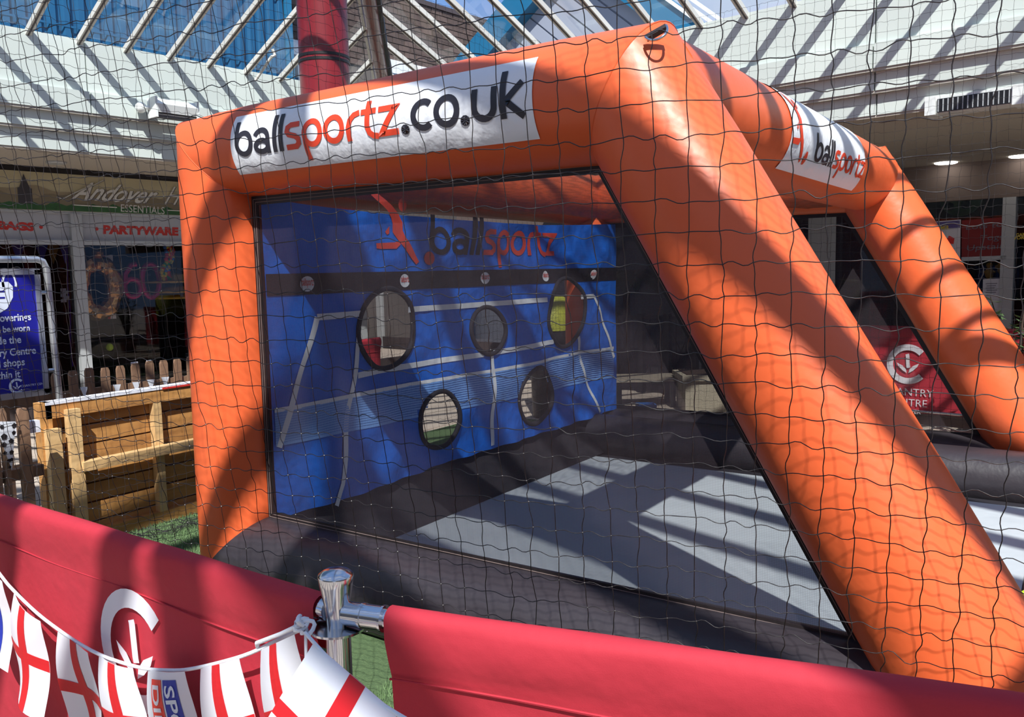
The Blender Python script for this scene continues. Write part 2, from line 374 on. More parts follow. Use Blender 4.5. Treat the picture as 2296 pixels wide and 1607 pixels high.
for nm, fr in (('wall_back', lambda s, n, z: PR(s, 14.4-n, z)), ('wall_front', lambda s, n, z: PL(s, 14.4-n, z))):
    s0, s1 = (cL, cL+14.4) if nm == 'wall_back' else (S_CORNER-14.4, S_CORNER)
    r = empty(nm, fr(s0, 0, 0), kind='structure')
    MB(fr).box((s0, -.5, Z_D), (s1, 0, Z_EAVE+.05)).build('upper_panel', 'fascia_white', r); MB(fr).box((s0, -2.6, 0), (s1, -2.2, Z_D)).build('shop_wall', 'panel_grey', r)
    MB(fr).box((s0, -2.6, Z_D), (s1, -.4, Z_D+.1)).build('soffit', 'soffit', r)

# glass roof: four slopes to an apex
TP = .445; SZ = 14.4; Z0 = Z_EAVE+.06
roof = empty('ceiling', PL(S_CORNER-7.2, 7.2, Z0), kind='structure')
def RF(a, b, h=0):       # a from left eave, b from far eave
    e = min(a, b, SZ-a, SZ-b); return PL(S_CORNER-b, a, Z0+e*TP+h)
aR = onR(1672, 51)[0]-cL; bL = S_CORNER-onL(282, 105)[0]
sides = {'L': (lambda t, d: RF(d, t), bL % .447, .447, .055), 'R': (lambda t, d: RF(t, d), aR % .45, .45, .055),
         'B': (lambda t, d: RF(t, SZ-d), .21, .62, .12), 'F': (lambda t, d: RF(SZ-d, t), .3, .62, .12)}  # unseen slopes B and F: bars widened and spaced for their shadow stripes
for k, (fn, ph, stp, bw) in sides.items():
    ts = []; t = ph
    while t < SZ-.1:
        if t > .12: ts.append(t)
        t += stp
    for t in ts:
        e = min(t, SZ-t); p, q = fn(t, -.03), fn(t, e-.02); off = UP*(-.03)
        MB().bar(p+off, q+off, bw, 0.12 if bw > .06 else .05).build('glazing_bar', 'bar_white', roof)
        if k in 'LR':
            d = fn(t+.02, .2)-fn(t, .2); MB().bar(p+off*1.9+d*.2, q+off*1.9+d*.2, .014, .012).build('bar_gasket', 'bar_dark', roof)
    ed = [0.]+ts+[SZ]
    for a, b in zip(ed[:-1], ed[1:]):
        ea, eb = min(a, SZ-a), min(b, SZ-b); ps = [fn(a, 0), fn(b, 0), fn(b, eb)]+([fn(SZ/2, SZ/2)] if a < SZ/2 < b else [])+[fn(a, ea)]
        ps = [p for i, p in enumerate(ps) if i == 0 or np.linalg.norm(p-ps[i-1]) > 1e-4]
        MB().quad(*[p+UP*.02 for p in ps]).build('glass_pane', 'glass_roof', roof)
    MB().bar(fn(0, -.09)-UP*.0, fn(SZ, -.09)-UP*.0, .1, .08).build('eaves_rail', 'bar_white', roof)
    if k in 'BF': MB().bar(fn(3.3, 3.3)-UP*.12, fn(SZ-3.3, 3.3)-UP*.12, .12, .16).build('added_purlin', 'bar_white', roof)  # out-of-view purlins added for the shadows they cast
for a, b in ((0, 0), (SZ, 0), (0, SZ), (SZ, SZ)):
    p, q = RF(a, b)-UP*.10, RF(7.2, 7.2)-UP*.10
    MB().tube([p, q], .085, 12).build('hip_beam', 'pipe_brown', roof, True)
    if (a, b) == (0, 0):
        w = _r*.10
        MB().bar(p+w+UP*.06, q+w+UP*.06, .05, .1).build('hip_flashing', 'black_metal', roof); MB().bar(p-w+UP*.06, q-w+UP*.06, .03, .1).build('hip_flashing', 'bar_white', roof)
# window openers on the roof bars
for (x0, y0, x1, y1) in ((573, 180, 608, 128),):
    A, B = onL(x0, y0, .12), onL(x1, y1, .32)
    p, q = PL(A[0], .12, A[1]), PL(B[0], .32, B[1])
    MB().tube([p, q], .016, 8).tube([q, q+uL*.05+UP*.03, q+uL*.02+UP*.09], .018, 8).build('window_opener', 'bar_white', roof, True)

# red column at the hall corner
cp = depth_pt(747, 600, 7.8); cp[2] = 0
colm = empty('column', cp, 'tall dark red round column behind the inflatable goal', 'column')
MB().lathe(cp, [(.225, 0), (.225, 4.75)], 40).build('shaft', 'column_red', colm, True)
MB().lathe(cp, [(.36, 4.75), (.36, 4.78)], 40).build('cap_plate', 'black_metal', colm)
for y in (131, 142):
    z = depth_pt(747, y, 7.6)[2]; MB().lathe(cp+UP*z, [(.224, -.012), (.231, -.012), (.231, .012), (.224, .012)], 40).build('band', 'black_metal', colm, True)
MB().lathe(cp, [(.26, .004), (.26, .06), (.23, .08)], 30).build('foot_ring', 'black_metal', colm, True)

# ================================================================== OUTSIDE THE GLASS
def clad():
    n0 = -4.4; s_end = onL(652, 100, n0)[0]; root = empty('clad_building', PL(s_end, n0, 0), 'blue ribbed metal clad building seen through the roof glass', 'building')
    w = 1.0; k = 0; s = s_end-.12
    while k < 12:
        m = MB(PL); pr = []
        for i in range(5):
            b = s-w+i*.2; pr += [(b, 0), (b+.05, .0), (b+.08, .05), (b+.16, .05), (b+.19, 0)]
        pr.append((s, 0))
        for (a, h), (b, g) in zip(pr[:-1], pr[1:]): m.quad((a, n0+h, 3.0), (b, n0+g, 3.0), (b, n0+g, 13), (a, n0+h, 13))
        m.build('cladding_sheet', 'cladding_blue', root); s -= w; k += 1
    for z in (4.15, 5.2, 6.4): MB(PL).box((s_end-12, n0+.05, z), (s_end-.1, n0+.058, z+.03)).build('joint_strip', 'cladding_blue', root)
    MB(PL).box((s_end-.14, n0-.6, 2.9), (s_end, n0+.08, 13)).build('corner_trim', 'barge_blue', root)
    MB(PL).box((s_end-12.2, n0-.9, 0), (s_end-.05, n0-.03, 13)).build('backing_wall', 'cladding_blue', root)
clad()
def brickwork():
    n0 = -5.6; root = empty('brick_building', PL(4, n0, 0), 'dark brown brick building standing beyond the hip of the glass roof', 'building')
    s0 = onL(640, 100, n0)[0]; s1 = onL(1180, 100, n0)[0]; zt = onL(1030, 37, n0)[1]
    MB(PL).box((s0-.4, n0-3, 0), (s1+1.5, n0, zt)).build('wall', 'mortar', root)
    MB(PL).box((s0-.4, n0-3, zt), (s1+1.5, n0+.06, zt+.10)).build('coping', 'bar_dark', root)
    bw, bh = .34, .125; base = MB(PL).box((-bw/2+.012, -.05, -bh/2+.01), (bw/2-.012, .03, bh/2-.01))
    b0 = None; cnt = 0; z = zt-bh/2; row = 0; zmin = onL(900, 230, n0)[1]
    c0 = PL(0, 0, 0)
    while z > zmin:
        s = s0+(row % 2)*bw/2
        while s < s1+.6 and cnt < 300:
            if b0 is None:
                b0 = base.build('brick', 'brick', root); o = b0
            else:
                o = b0.copy(); COL.objects.link(o); o.parent = root
            P = PL(s, n0, z)-c0; o.location = tuple(map(float, P)); cnt += 1; s += bw
        z -= bh; row += 1
    for x0, y0, x1, y1 in ((640, 84, 700, 190), (856, 128, 985, 200)):
        a, zt_ = onL(x0, y0, n0+.1); b, zb = onL(x1, y1, n0+.1); zt_ = min(zt_, onL(x1, y0, n0+.1)[1]+.4)
        w = MB(PL).box((a, n0, zb-.4), (b, n0+.10, zt_)).build('window_frame', 'window_white', root)
        mid = (a+b)/2
        for c, d in ((a+.08, mid-.04), (mid+.04, b-.08)): MB(PL).box((c, n0+.10, zb-.3), (d, n0+.11, zt_-.28)).build('pane', 'dark_pane', w)
brickwork()
def gable():
    n0 = -5.0; pk = onR(1292, -118, n0); lb = onR(1040, 178, n0); rb = onR(1660, 150, n0)
    root = empty('gable_building', PR(pk[0], n0, 0), 'pale boarded gable with blue bargeboards outside the roof glass', 'building')
    pk, lb, rb = (np.array(q) for q in (pk, lb, rb)); z0 = 3.3
    MB(PR).prism([tuple(lb), tuple(rb), tuple(pk)], n0-2, n0-.03).build('wall', 'siding', root)
    MB(PR).box((lb[0], n0-2, 0), (rb[0], n0-.03, min(lb[1], rb[1])+.05)).build('lower_wall', 'siding', root)
    dirv = (rb-pk); L_ = np.linalg.norm(dirv); dirv = dirv/L_; nrm = np.array([dirv[1], -dirv[0]]); nrm = nrm if nrm[0] < 0 else -nrm
    for i in range(16):       # boards run parallel to the right slope
        a = pk+nrm*(i*.24)
        e = (lb-pk)/np.linalg.norm(lb-pk); den = nrm@e; st = pk+e*(i*.24/den); en = st+dirv*(L_*(1-i/17))
        p = [st+dirv*.02, en, en+nrm*.21, st+e*(.21/den)]
        MB(PR).prism([tuple(q) for q in p], n0-.03, n0+.02).build('siding_board', 'siding', root)
    def bargeboard(a, b, w): d = (b-a)/np.linalg.norm(b-a); n_ = np.array([-d[1], d[0]])*w; MB(PR).prism([tuple(a-n_), tuple(b-n_), tuple(b+n_), tuple(a+n_)], n0+.0, n0+.28).build('bargeboard', 'barge_blue', root)
    bargeboard(lb-(pk-lb)*.2, pk, .26); bargeboard(pk, rb, .22)
    for k in range(3):
        o_ = np.array([.32+.16*k, .18]); MB(PR).bar((pk[0]+o_[0], n0+.3, pk[1]), (rb[0]+o_[0], n0+.3, rb[1]), .05, .05).build('edge_tile', 'window_white', root)
gable()

# ================================================================== LEFT SHOP
N_S = -1.35       # shopfront plane, behind the fascia
def shop_left():
    sA = onL(-160, 500, N_S)[0]; sB = S_CORNER-.2
    r = empty('window_1', PL(1.0, N_S, 0), kind='structure')
    z_s0, z_s1 = 2.36, 2.76
    zm = 2.04
    MB(PL).box((sA-6, N_S-.05, z_s1+.0), (sB, N_S+.05, Z_D-.02)).build('head_trim', 'black_trim', r)
    MB(PL).box((sA-6, N_S-.08, z_s0-.03), (sB, N_S+.04, z_s0)).build('transom', 'frame_grey', r)
    MB(PL).box((sA-6, N_S-.08, zm-.05), (sB, N_S+.04, zm)).build('transom', 'frame_grey', r)
    sm = onL(175, 600, N_S)[0]
    muls = [sm-3.2, sm-1.6, sm, sm+2.0, sm+4.0, sm+5.9]
    for s in muls: MB(PL).box((s-.06, N_S-.08, 0), (s+.06, N_S+.05, z_s0-.03)).build('mullion', 'frame_grey', r)
    for a, b in zip(muls[:-1], muls[1:]):
        MB(PL).box((a+.06, N_S-.03, zm), (b-.06, N_S-.01, z_s0-.03)).build('transom_panel', 'panel_grey', r)
        MB(PL).quad((a+.06, N_S-.02, .3), (b-.06, N_S-.02, .3), (b-.06, N_S-.02, zm-.05), (a+.06, N_S-.02, zm-.05)).build('pane', 'glass_shop', r)
        MB(PL).box((a+.06, N_S-.06, 0), (b-.06, N_S+.02, .3)).build('stall_riser', 'shop_floor', r)
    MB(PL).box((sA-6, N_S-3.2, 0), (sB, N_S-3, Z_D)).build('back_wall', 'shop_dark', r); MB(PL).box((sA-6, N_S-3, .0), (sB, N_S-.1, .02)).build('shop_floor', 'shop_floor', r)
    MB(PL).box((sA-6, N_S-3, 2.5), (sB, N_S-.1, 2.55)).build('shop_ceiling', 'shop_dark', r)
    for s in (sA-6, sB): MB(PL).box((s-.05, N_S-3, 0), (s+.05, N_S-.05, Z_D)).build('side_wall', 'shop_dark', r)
    # sign board
    sg = empty('shop_sign', PL(sm, N_S+.05, z_s0), 'cream shop sign with church spire, green hedge and white script lettering', 'sign')
    a0, b0 = sA-1, onL(560, 440, N_S)[0]+.4; f1 = N_S+.06
    MB(PL).box((a0, N_S+.045, z_s0), (b0, f1, z_s1)).build('board', 'sign_cream', sg)
    def sil(name, m, base, amp, f, d, ph, z_=z_s0):
        pts = [(a0, z_)]+[(a0+(b0-a0)*i/70, z_+base+amp*(math.sin(i*f+ph)+.5*math.sin(i*f*2.3+ph*2))) for i in range(71)]+[(b0, z_)]
        MB(PL).prism(pts, f1+d, f1+d+.002).build(name, m, sg)
    sil('hill', 'sign_hill', .22, .028, .5, .001, .6); sil('hill', 'sign_hill2', .15, .03, .8, .003, 2.2); sil('hedge', 'sign_green', .07, .018, 2.1, .005, 1.0)
    sp = onL(56, 440, f1)[0]
    MB(PL).prism([(sp-.07, z_s0+.06), (sp-.07, z_s0+.22), (sp-.05, z_s0+.23), (sp, z_s0+.37), (sp+.05, z_s0+.23), (sp+.07, z_s0+.22), (sp+.07, z_s0+.06)], f1+.006, f1+.008).build('spire', 'sign_spire', sg)
    def pl3(x, y, d=.010): s, z = onL(x, y, f1+d); return PL(s, f1+d, z)
    for d, m, dx in ((.009, 'script_dark', 2), (.011, 'script_white', 0)):
        A, B, T = pl3(158+dx, 446, d), pl3(345+dx, 456, d), pl3(158+dx, 405, d); v, f = fit_text('Andover', A, B, (T-A)+(B-A)*.09, shear=.35, bold=.018); MB().raw(v, f).build('lettering', m, sg)
        A2, B2 = pl3(368+dx, 458, d), pl3(470+dx, 464, d); v, f = fit_text('Home', A2, B2, (T-A)*1.15+(B2-A2)*.12, shear=.35); MB().raw(v, f).build('lettering', m, sg)
        sw = [pl3(x+dx, y, d) for x, y in ((128, 441), (140, 446), (160, 436), (185, 424), (212, 414), (232, 404))]; MB().tube(sw, .006, 5).build('swash', m, sg)
    A, B, T = pl3(271, 474), pl3(369, 480), pl3(271, 457); v, f = fit_text('ESSENTIALS', A, B, T-A, bold=.0); MB().raw(v, f).build('lettering', 'script_white', sg)
    for x0, y0, x1, y1 in ((163, 459, 262, 465), (374, 471, 460, 475)): MB().tube([pl3(x0, y0), pl3(x1, y1)], .006, 5).build('rule_line', 'script_white', sg)
    # lettering on the transom panels
    n2 = N_S-.008
    def q3(x, y): s, z = onL(x, y, n2); return PL(s, n2, z)
    for i, (t, x0, y0, x1, y1, h, dots, lb) in enumerate((('GIFT BAGS', -92, 508, 77, 517, 18, ((92, 509),), 'red slab lettering reading BAGS above the shop window'), ('PARTYWARE', 231, 523, 400, 527, 18, ((217, 513), (413, 517)), 'red slab lettering reading PARTYWARE above the shop window'))):
        e = empty('window_lettering', q3(x0, y0), lb, 'lettering')
        A, B, T = q3(x0, y0), q3(x1, y1), q3(x0, y0-h); v, f = fit_text(t, A, B, T-A, bold=.06); MB().raw(v, f).build('letters', 'text_red', e)
        m = MB()
        for dx, dy in dots:
            c = q3(dx, dy); m.raw([c+uL*.02*math.cos(k*PI/5)+UP*.02*math.sin(k*PI/5) for k in range(10)], [tuple(range(10))])
        m.build('bullet', 'text_red', e)
    # goods in the window
    n3 = N_S-.35
    def w3(x, y, n=n3): s, z = onL(x, y, n); return PL(s, n, z)
    for i, (x0, x1, m, lb) in enumerate(((-6, 34, 'pennant_black', 'leftmost black triangular pennant in the shop window'), (22, 58, 'pennant_blue', 'pale blue triangular pennant left of the black one in the shop window'), (46, 88, 'pennant_black', 'black triangular pennant in the middle of the window row'), (76, 110, 'pennant_blue', 'pale blue pennant right of the black one in the shop window'), (100, 136, 'pennant_tan', 'tan triangular pennant hanging in the shop window'), (130, 160, 'pennant_blue', 'rightmost blue pennant in the shop window beside the grey mullion'))):
        n = n3+.02*(i % 2); P = [w3(x0, 540, n), w3(x1, 541, n), w3((x0+x1)/2+2, 592, n)]
        MB().raw(P+[p-nL*.004 for p in P], [(0, 1, 2), (5, 4, 3), (0, 3, 4, 1), (1, 4, 5, 2), (2, 5, 3, 0)]).build('pennant', m, label=lb, cat='pennant', group='pennants in the shop window')
    pts = [w3(148+6*math.sin(k*.6)*.2+k*.6, 545+k*12) for k in range(24)]
    MB().tube(pts, .008, 6).build('ribbon_curl', 'ribbon_purple', label='long purple ribbon hanging beside the grey window mullion', cat='ribbon')
    # gold foil ring balloon
    c = w3(218, 645); pts = [c+uL*(.20*math.cos(t))+UP*(.29*math.sin(t)) for t in np.linspace(0, 2*PI, 28)[:-1]]
    MB().tube(pts, [.10+.015*math.sin(i*1.7) for i in range(27)], 12, closed=True).build('foil_balloon', 'balloon_gold', label='gold foil ring balloon in the party shop window', cat='balloon')
    c = w3(219, 566); MB().sphere(c, .07).build('foil_balloon', 'balloon_gold', label='small round gold balloon above the foil ring balloon', cat='balloon')
    for k, (x, lb) in enumerate(((296, 'pink foil balloon shaped like a six'), (338, 'pink foil balloon shaped like a zero'))):
        c = w3(x, 629, n3-.1)
        if k: pts = [c+uL*.11*math.cos(t)+UP*.21*math.sin(t) for t in np.linspace(0, 2*PI, 24)[:-1]]; MB().tube(pts, .035, 8, closed=True).build('number_balloon', 'balloon_pink', label=lb, cat='balloon', group='pink number balloons')
        else:
            pts = [c+uL*.1*math.cos(t)+UP*(-.09+.11*math.sin(t)) for t in np.linspace(PI*.9, -1.1*PI, 22)]; pts = [c+uL*.06+UP*.2, c+UP*.19, c-uL*.08+UP*.08]+pts
            MB().tube(pts, .035, 8).build('number_balloon', 'balloon_pink', label=lb, cat='balloon', group='pink number balloons')
    e = empty('scarf', w3(250, 570), 'white scarf with red cross and red edging hung in shop window', 'scarf')
    P = [w3(233, 573), w3(253, 572), w3(254, 640), w3(261, 714), w3(243, 715), w3(242, 640)]
    MB().raw(P+[p-nL*.01 for p in P], [(0, 1, 2, 5), (5, 2, 3, 4), (6, 7, 8, 11), (11, 8, 9, 10), (0, 6, 7, 1), (4, 3, 9, 10)]).build('cloth', 'scarf_white', e)
    k = nL*.004
    MB().raw([w3(234, 594)+k, w3(253, 594)+k, w3(253, 604)+k, w3(235, 604)+k], [(0, 1, 2, 3)]).raw([w3(230, 575)+k, w3(236, 573)+k, w3(246, 640)+k, w3(248, 715)+k, w3(242, 715)+k, w3(240, 640)+k], [(0, 1, 2, 5), (5, 2, 3, 4)]).build('red_trim', 'scarf_red', e)
    e = empty('flower_garland', w3(380, 560), 'multicoloured flower garland hanging in the shop window', 'garland')
    ms = ['lei_red', 'lei_yellow', 'lei_green', 'lei_blue', 'lei_red', 'lei_yellow']
    rnd = random.Random(3)
    bl = {}
    for i in range(70):
        m = ms[rnd.randrange(6)]; t = rnd.random(); c = w3(376+6*math.sin(t*6)+rnd.uniform(-8, 8), 552+74*t)
        if m not in bl: o = MB().sphere((0, 0, 0), .028, 7, 4).build('blossom', m, e); bl[m] = o
        else: o = bl[m].copy(); COL.objects.link(o); o.parent = e
        o.location = tuple(map(float, c))
    for i, (y, h) in enumerate(((625, .10), (650, .07), (665, .05))):
        c = w3(392, y, n3-.2); MB().lathe(c-UP*h/2, [(.36-.05*i, 0), (.37-.05*i, .02), (.20, .04), (.16, h), (.05, h+.02)], 18).build('straw_hat', 'hat_yellow', label=('topmost', 'middle', 'lowest')[i]+' yellow straw hat in the party shop window stack', cat='hat', group='straw hats')
    c = w3(246, 778); MB().sphere(c, .045, 10, 6).build('tag_label', 'ball_yellow', label='small lime yellow round label low in the shop window', cat='label')
    for i, (x, y) in enumerate(((142, 650), (142, 662), (143, 674), (147, 655), (149, 667))):
        c = w3(x, y, N_S-.05); MB().bar(c-uL*.03, c+uL*.03, .004, .035).build('window_sticker', 'paper', label=('top left', 'middle left', 'bottom left', 'top right', 'lower right')[i]+' small white card sticker on the shop glass', cat='sticker', group='card stickers on the shop glass')
    # dark displays behind
    for i, (x, m, lb) in enumerate(((255, 'shop_floor', 'dark display rack behind the pink number balloons'), (450, 'shop_floor', 'dark display rack behind the straw hats'))):
        c = w3(x, 800, n3-1.2); e = empty('display_rack', (c[0], c[1], .02), lb, 'rack')
        for z in (.3, .75, 1.2, 1.65): b = np.array([c[0], c[1], z]); MB().bar(b-uL*.5, b+uL*.5, .35, .03).build('shelf', m, e)
        for s in (-.5, .5): b = np.array([c[0], c[1], .02])+uL*s; MB().bar(b, b+UP*1.8, .04, .04, nL).build('upright', 'black_metal', e)
shop_left()

# infra heater on the left fascia
def heater_left():
    A = onL(327, 240, .22); e = empty('wall_heater', PL(A[0], .0, A[1]-.05), 'white cylindrical wall heater on the left stepped fascia', 'heater'); fr = PL
    s0, z = onL(345, 240, .25); s1, z1 = onL(438, 255, .25)
    m = MB(PL); 
    prof = [(.0, .07), (.10, .09), (.16, .03), (.14, -.05)]
    for (a, za), (b, zb) in zip(prof[:-1], prof[1:]): m.quad((s0, .16+a, z+za), (s1, .16+a, z+za), (s1, .16+b, z+zb), (s0, .16+b, z+zb))
    m.build('hood', 'lamp_white', e)
    for s in (s0, s1): MB(PL).prism([(s-.012, z-.10), (s+.012, z-.10), (s+.012, z+.10), (s-.012, z+.10)], .14, .31).build('end_cap', 'lamp_white', e)
    MB(PL).box((s0+.02, .17, z-.09), (s1-.02, .27, z+.04)).build('reflector', 'grille', e)
    for k in range(3): MB(PL).box((s0+.02, .272, z-.07+.04*k), (s1-.02, .280, z-.06+.04*k)).build('louvre', 'bar_white', e)
    c = PL(onL(316, 241, .12)[0], .12, onL(316, 241, .12)[1]); MB().sphere(c, .055).build('junction_ball', 'lamp_white', e, True); MB().tube([c, PL(s0, .2, z)], .02, 8).build('bracket', 'lamp_white', e)
    MB().tube([c-nL*.13, c], .02, 8).build('wall_stub', 'lamp_white', e)
    sh = onL(60, 356, -.8); 
    c = PL(onL(125, 352, -.8)[0], -.8, Z_D-.03); MB().lathe(c, [(.09, -.012), (.10, 0), (.10, .02)], 20).build('ceiling_light', 'frame_grey', label='round recessed light in the soffit over the shop sign', cat='light')
heater_left()

# ================================================================== RIGHT SIDE
def right_side():
    n1 = -4.35
    r = empty('window_2', PR(0, n1, 0), kind='structure')
    s_all = (cL-3, cL+14.4)
    MB(PR).box((s_all[0], n1-.1, 2.36), (s_all[1], n1+.05, Z_D-.02)).build('head_trim', 'head_brown', r)
    muls = [onR(1840, 560, n1)[0]-1.9*k for k in range(5, 0, -1)]+[onR(1840, 560, n1)[0]+2.3*k for k in range(0, 4)]
    for s in muls: MB(PR).box((s-.07, n1-.08, 0), (s+.07, n1+.05, 2.36)).build('mullion', 'frame_grey', r)
    for a, b in zip(muls[:-1], muls[1:]):
        MB(PR).quad((a+.07, n1, .25), (b-.07, n1, .25), (b-.07, n1, 2.36), (a+.07, n1, 2.36)).build('pane', 'glass_shop', r); MB(PR).box((a+.07, n1-.05, 0), (b-.07, n1+.02, .25)).build('stall_riser', 'shop_floor', r)
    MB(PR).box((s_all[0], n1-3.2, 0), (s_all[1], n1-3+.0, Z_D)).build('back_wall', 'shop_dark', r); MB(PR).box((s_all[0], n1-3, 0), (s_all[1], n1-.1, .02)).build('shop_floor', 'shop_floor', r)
    s = onR(1845, 540, n1+.1)[0]
    MB(PR).box((s-.16, n1+.05, 0), (s+.16, n1+.22, 2.7)).build('pier', 'window_white', r)
    for i, (x, y) in enumerate(((2121, 366), (2290, 351))):
        P = onp(x, y, UP, Z_D-.03); MB().lathe(P, [(.11, -.008), (.13, .0), (.13, .02)], 24).build('downlight', 'lamp_on', label=('lit round downlight above the leaning orange leg', 'lit round downlight at the right edge of the far soffit')[i], cat='light', group='downlights in the far soffit')
    # grille heater on the fascia
    s0, z0 = onR(2085, 238, -.02); s1, z1 = onR(2283, 212, -.02); z = (z0+z1)/2
    e = empty('fan_heater', PR(s0, -.24, z-.1), 'long white fan heater with dark grille on the right fascia', 'heater')
    MB(PR).box((s0, -.24, z-.06), (s1, -.04, z+.07)).build('casing', 'lamp_white', e); MB(PR).box((s0+.05, -.04, z-.055), (s1-.05, -.03, z+.05)).build('grille', 'black_metal', e)
    for k in range(15): t = s0+.06+(s1-s0-.12)*k/14; MB(PR).box((t-.004, -.03, z-.05), (t+.004, -.024, z+.045)).build('grille_bar', 'frame_grey', e)
    for t in (s0, s1): MB(PR).box((t-.04, -.25, z-.07), (t+.04, -.02, z+.078)).build('end_cap', 'lamp_white', e)
    # posters and red board in the far window
    n2 = n1+.03
    def w(x, y, d=0): s, z = onR(x, y, n2+d); return PR(s, n2+d, z)
    def sheet(name, q, m, lab, cat, par=None):
        P = [w(*p) for p in q]; o = MB().raw(P+[p-nR*.012 for p in P], [(0, 1, 2, 3), (7, 6, 5, 4), (0, 4, 5, 1), (1, 5, 6, 2), (2, 6, 7, 3), (3, 7, 4, 0)])
        return o.build(name, m, par, label=lab, cat=cat)
    e = empty('shop_board', w(2220, 580), 'dark red board with chalk lettering in the far shop window', 'sign')
    sheet('board', ((2156, 494), (2262, 486), (2262, 576), (2156, 577)), 'board_red', None, None, e)
    for t, x0, y0, x1, y1, h in (('Lots to', 2166, 515, 2248, 508, 12), ('Togs', 2198, 540, 2250, 536, 13), ('Upstairs', 2168, 562, 2262, 556, 13)):
        A, B, T = w(x0, y0, .01), w(x1, y1, .01), w(x0, y0-h, .01); v, f = fit_text(t, A, B, T-A, shear=.1); MB().raw(v, f).build('lettering', 'paper_ink', e)
    A, B = w(2156, 581, .01), w(2256, 577, .01); MB().bar(A, B, .02, .05).build('rail', 'frame_grey', e)
    e = empty('shop_poster', w(2130, 600), 'violet and white poster with yellow heading in the far window', 'poster')
    sheet('poster_sheet', ((2076, 498), (2154, 492), (2152, 610), (2076, 612)), 'paper', None, None, e)
    P = [w(2078, 500, .004), w(2152, 494, .004), w(2152, 510, .004), w(2078, 514, .004)]; MB().raw(P, [(0, 1, 2, 3)]).build('heading_band', 'poster_violet', e)
    A, B, T = w(2090, 516, .008), w(2128, 514, .008), w(2090, 507, .008); v, f = fit_text('SUMMER', A, B, T-A, bold=.02); MB().raw(v, f).build('lettering', 'text_yellow', e)
    P = [w(2118, 545, .006), w(2128, 528, .006), w(2140, 534, .006), w(2138, 547, .006)]; MB().raw(P, [(0, 1, 2, 3)]).build('kite_print', 'lei_red', e)
    e = empty('shop_notice', w(2225, 690), 'white paper notice with grey lines taped low in the window', 'notice')
    sheet('notice_sheet', ((2204, 626), (2243, 624), (2240, 706), (2202, 708)), 'paper', None, None, e)
    for k in range(6): A, B = w(2210+k % 2*2, 636+5*k, .006), w(2236-k % 3*3, 635+5*k, .006); MB().bar(A, B, .003, .008).build('text_line', 'paper_ink', e)
    e = empty('window_lettering', w(2285, 530), 'small yellow lettering at the right edge of the far window', 'lettering')
    for t, x0, y0, x1, y1 in (('GAME', 2278, 530, 2306, 528), ('WORLD', 2266, 537, 2312, 535)):
        A, B, T = w(x0, y0, .01), w(x1, y1, .01), w(x0, y0-7, .01); v, f = fit_text(t, A, B, T-A, bold=.03); MB().raw(v, f).build('letters', 'text_yellow', e)
    c = w(2155, 440, -.6); o = empty('football_decoration', c, 'large pale green football decoration hanging inside the far shop', 'decoration')
    MB().sphere(c, .26, 16, 10).build('ball', 'leaf', o, True)
    for a, b in ((-.1, .1), (.12, .06), (-.08, -.13), (.1, -.12)): MB().sphere(c+nL*a+UP*b+nR*.2, .06, 8, 6).build('patch', 'pennant_black', o, True)
    for i, (x, y) in enumerate(((2250, 600), (2218, 612))): 
        c = w(x, y, -.3); o = empty('toy_figure', c-UP*.15, ('larger', 'smaller')[i]+' tan toy figure standing in the far shop window', 'toy', 'toy figures')
        k = 1-.25*i; MB().sphere(c, .07*k, 10, 8, (1, 1, 1.5)).build('body', 'hat_yellow', o, True); MB().sphere(c+UP*.13*k, .05*k, 10, 8).build('head', 'hat_yellow', o, True)
        for sg in (-1, 1): MB().tube([c+UP*.05*k, c+nL*sg*.09*k+UP*.01], .018*k, 6).build('arm', 'hat_yellow', o)
right_side()

def leafy(name, base, h, spread, n, lm, seed, label, cat='plant', pot=None, lsize=.09, stems=7):
    rnd = random.Random(seed); e = empty(name, base, label, cat); b = np.array(base, float)
    if pot: MB().lathe(b, [(pot*.7, 0), (pot, pot*1.5), (pot*.92, pot*1.5), (pot*.8, pot*1.3)], 18).build('pot', 'pipe_brown', e, True); b = b+UP*pot*1.35
    mleaf = MB()
    for i in range(stems):
        a = rnd.uniform(0, 2*PI); tip = b+np.array([math.cos(a)*spread*rnd.uniform(.2, 1), math.sin(a)*spread*rnd.uniform(.2, 1), h*rnd.uniform(.6, 1)])
        mid = (b+tip)/2+np.array([0, 0, .1*h]); MB().tube([b, mid, tip], [.012, .009, .004], 5).build('stem', 'twig', e)
        for k in range(n):
            t = rnd.uniform(.25, 1); p = b*(1-t)**2+2*mid*t*(1-t)+tip*t*t; a2 = rnd.uniform(0, 2*PI); d = np.array([math.cos(a2), math.sin(a2), rnd.uniform(-.3, .6)]); s_, u_ = perp(d); L_ = lsize*rnd.uniform(.7, 1.3)
            mleaf.raw([p, p+d*L_*.4+s_*L_*.28, p+d*L_, p+d*L_*.4-s_*L_*.28, p+d*L_*.5+u_*L_*.08], [(0, 1, 4), (1, 2, 4), (2, 3, 4), (3, 0, 4)])
    o = mleaf.build('foliage', lm, e); o['kind'] = 'stuff'; return e
b_ = onR(2285, 790, -.9); 
pb = PR(b_[0], -.9, 0)
leafy('potted_shrub', pb, 1.05, .38, 22, 'leaf', 5, 'leafy green potted shrub at the right edge by the far window', pot=.2, lsize=.10, stems=10)
pb = PR(onR(1830, 640, -2.4)[0], -2.4, 0); leafy('potted_twigs', pb, 1.3, .5, 3, 'leaf_dark', 9, 'bare twiggy potted plant beyond the far mesh panel', pot=.22, lsize=.07, stems=12)
pb = PR(onR(1405, 640, -2.6)[0], -2.6, 0)
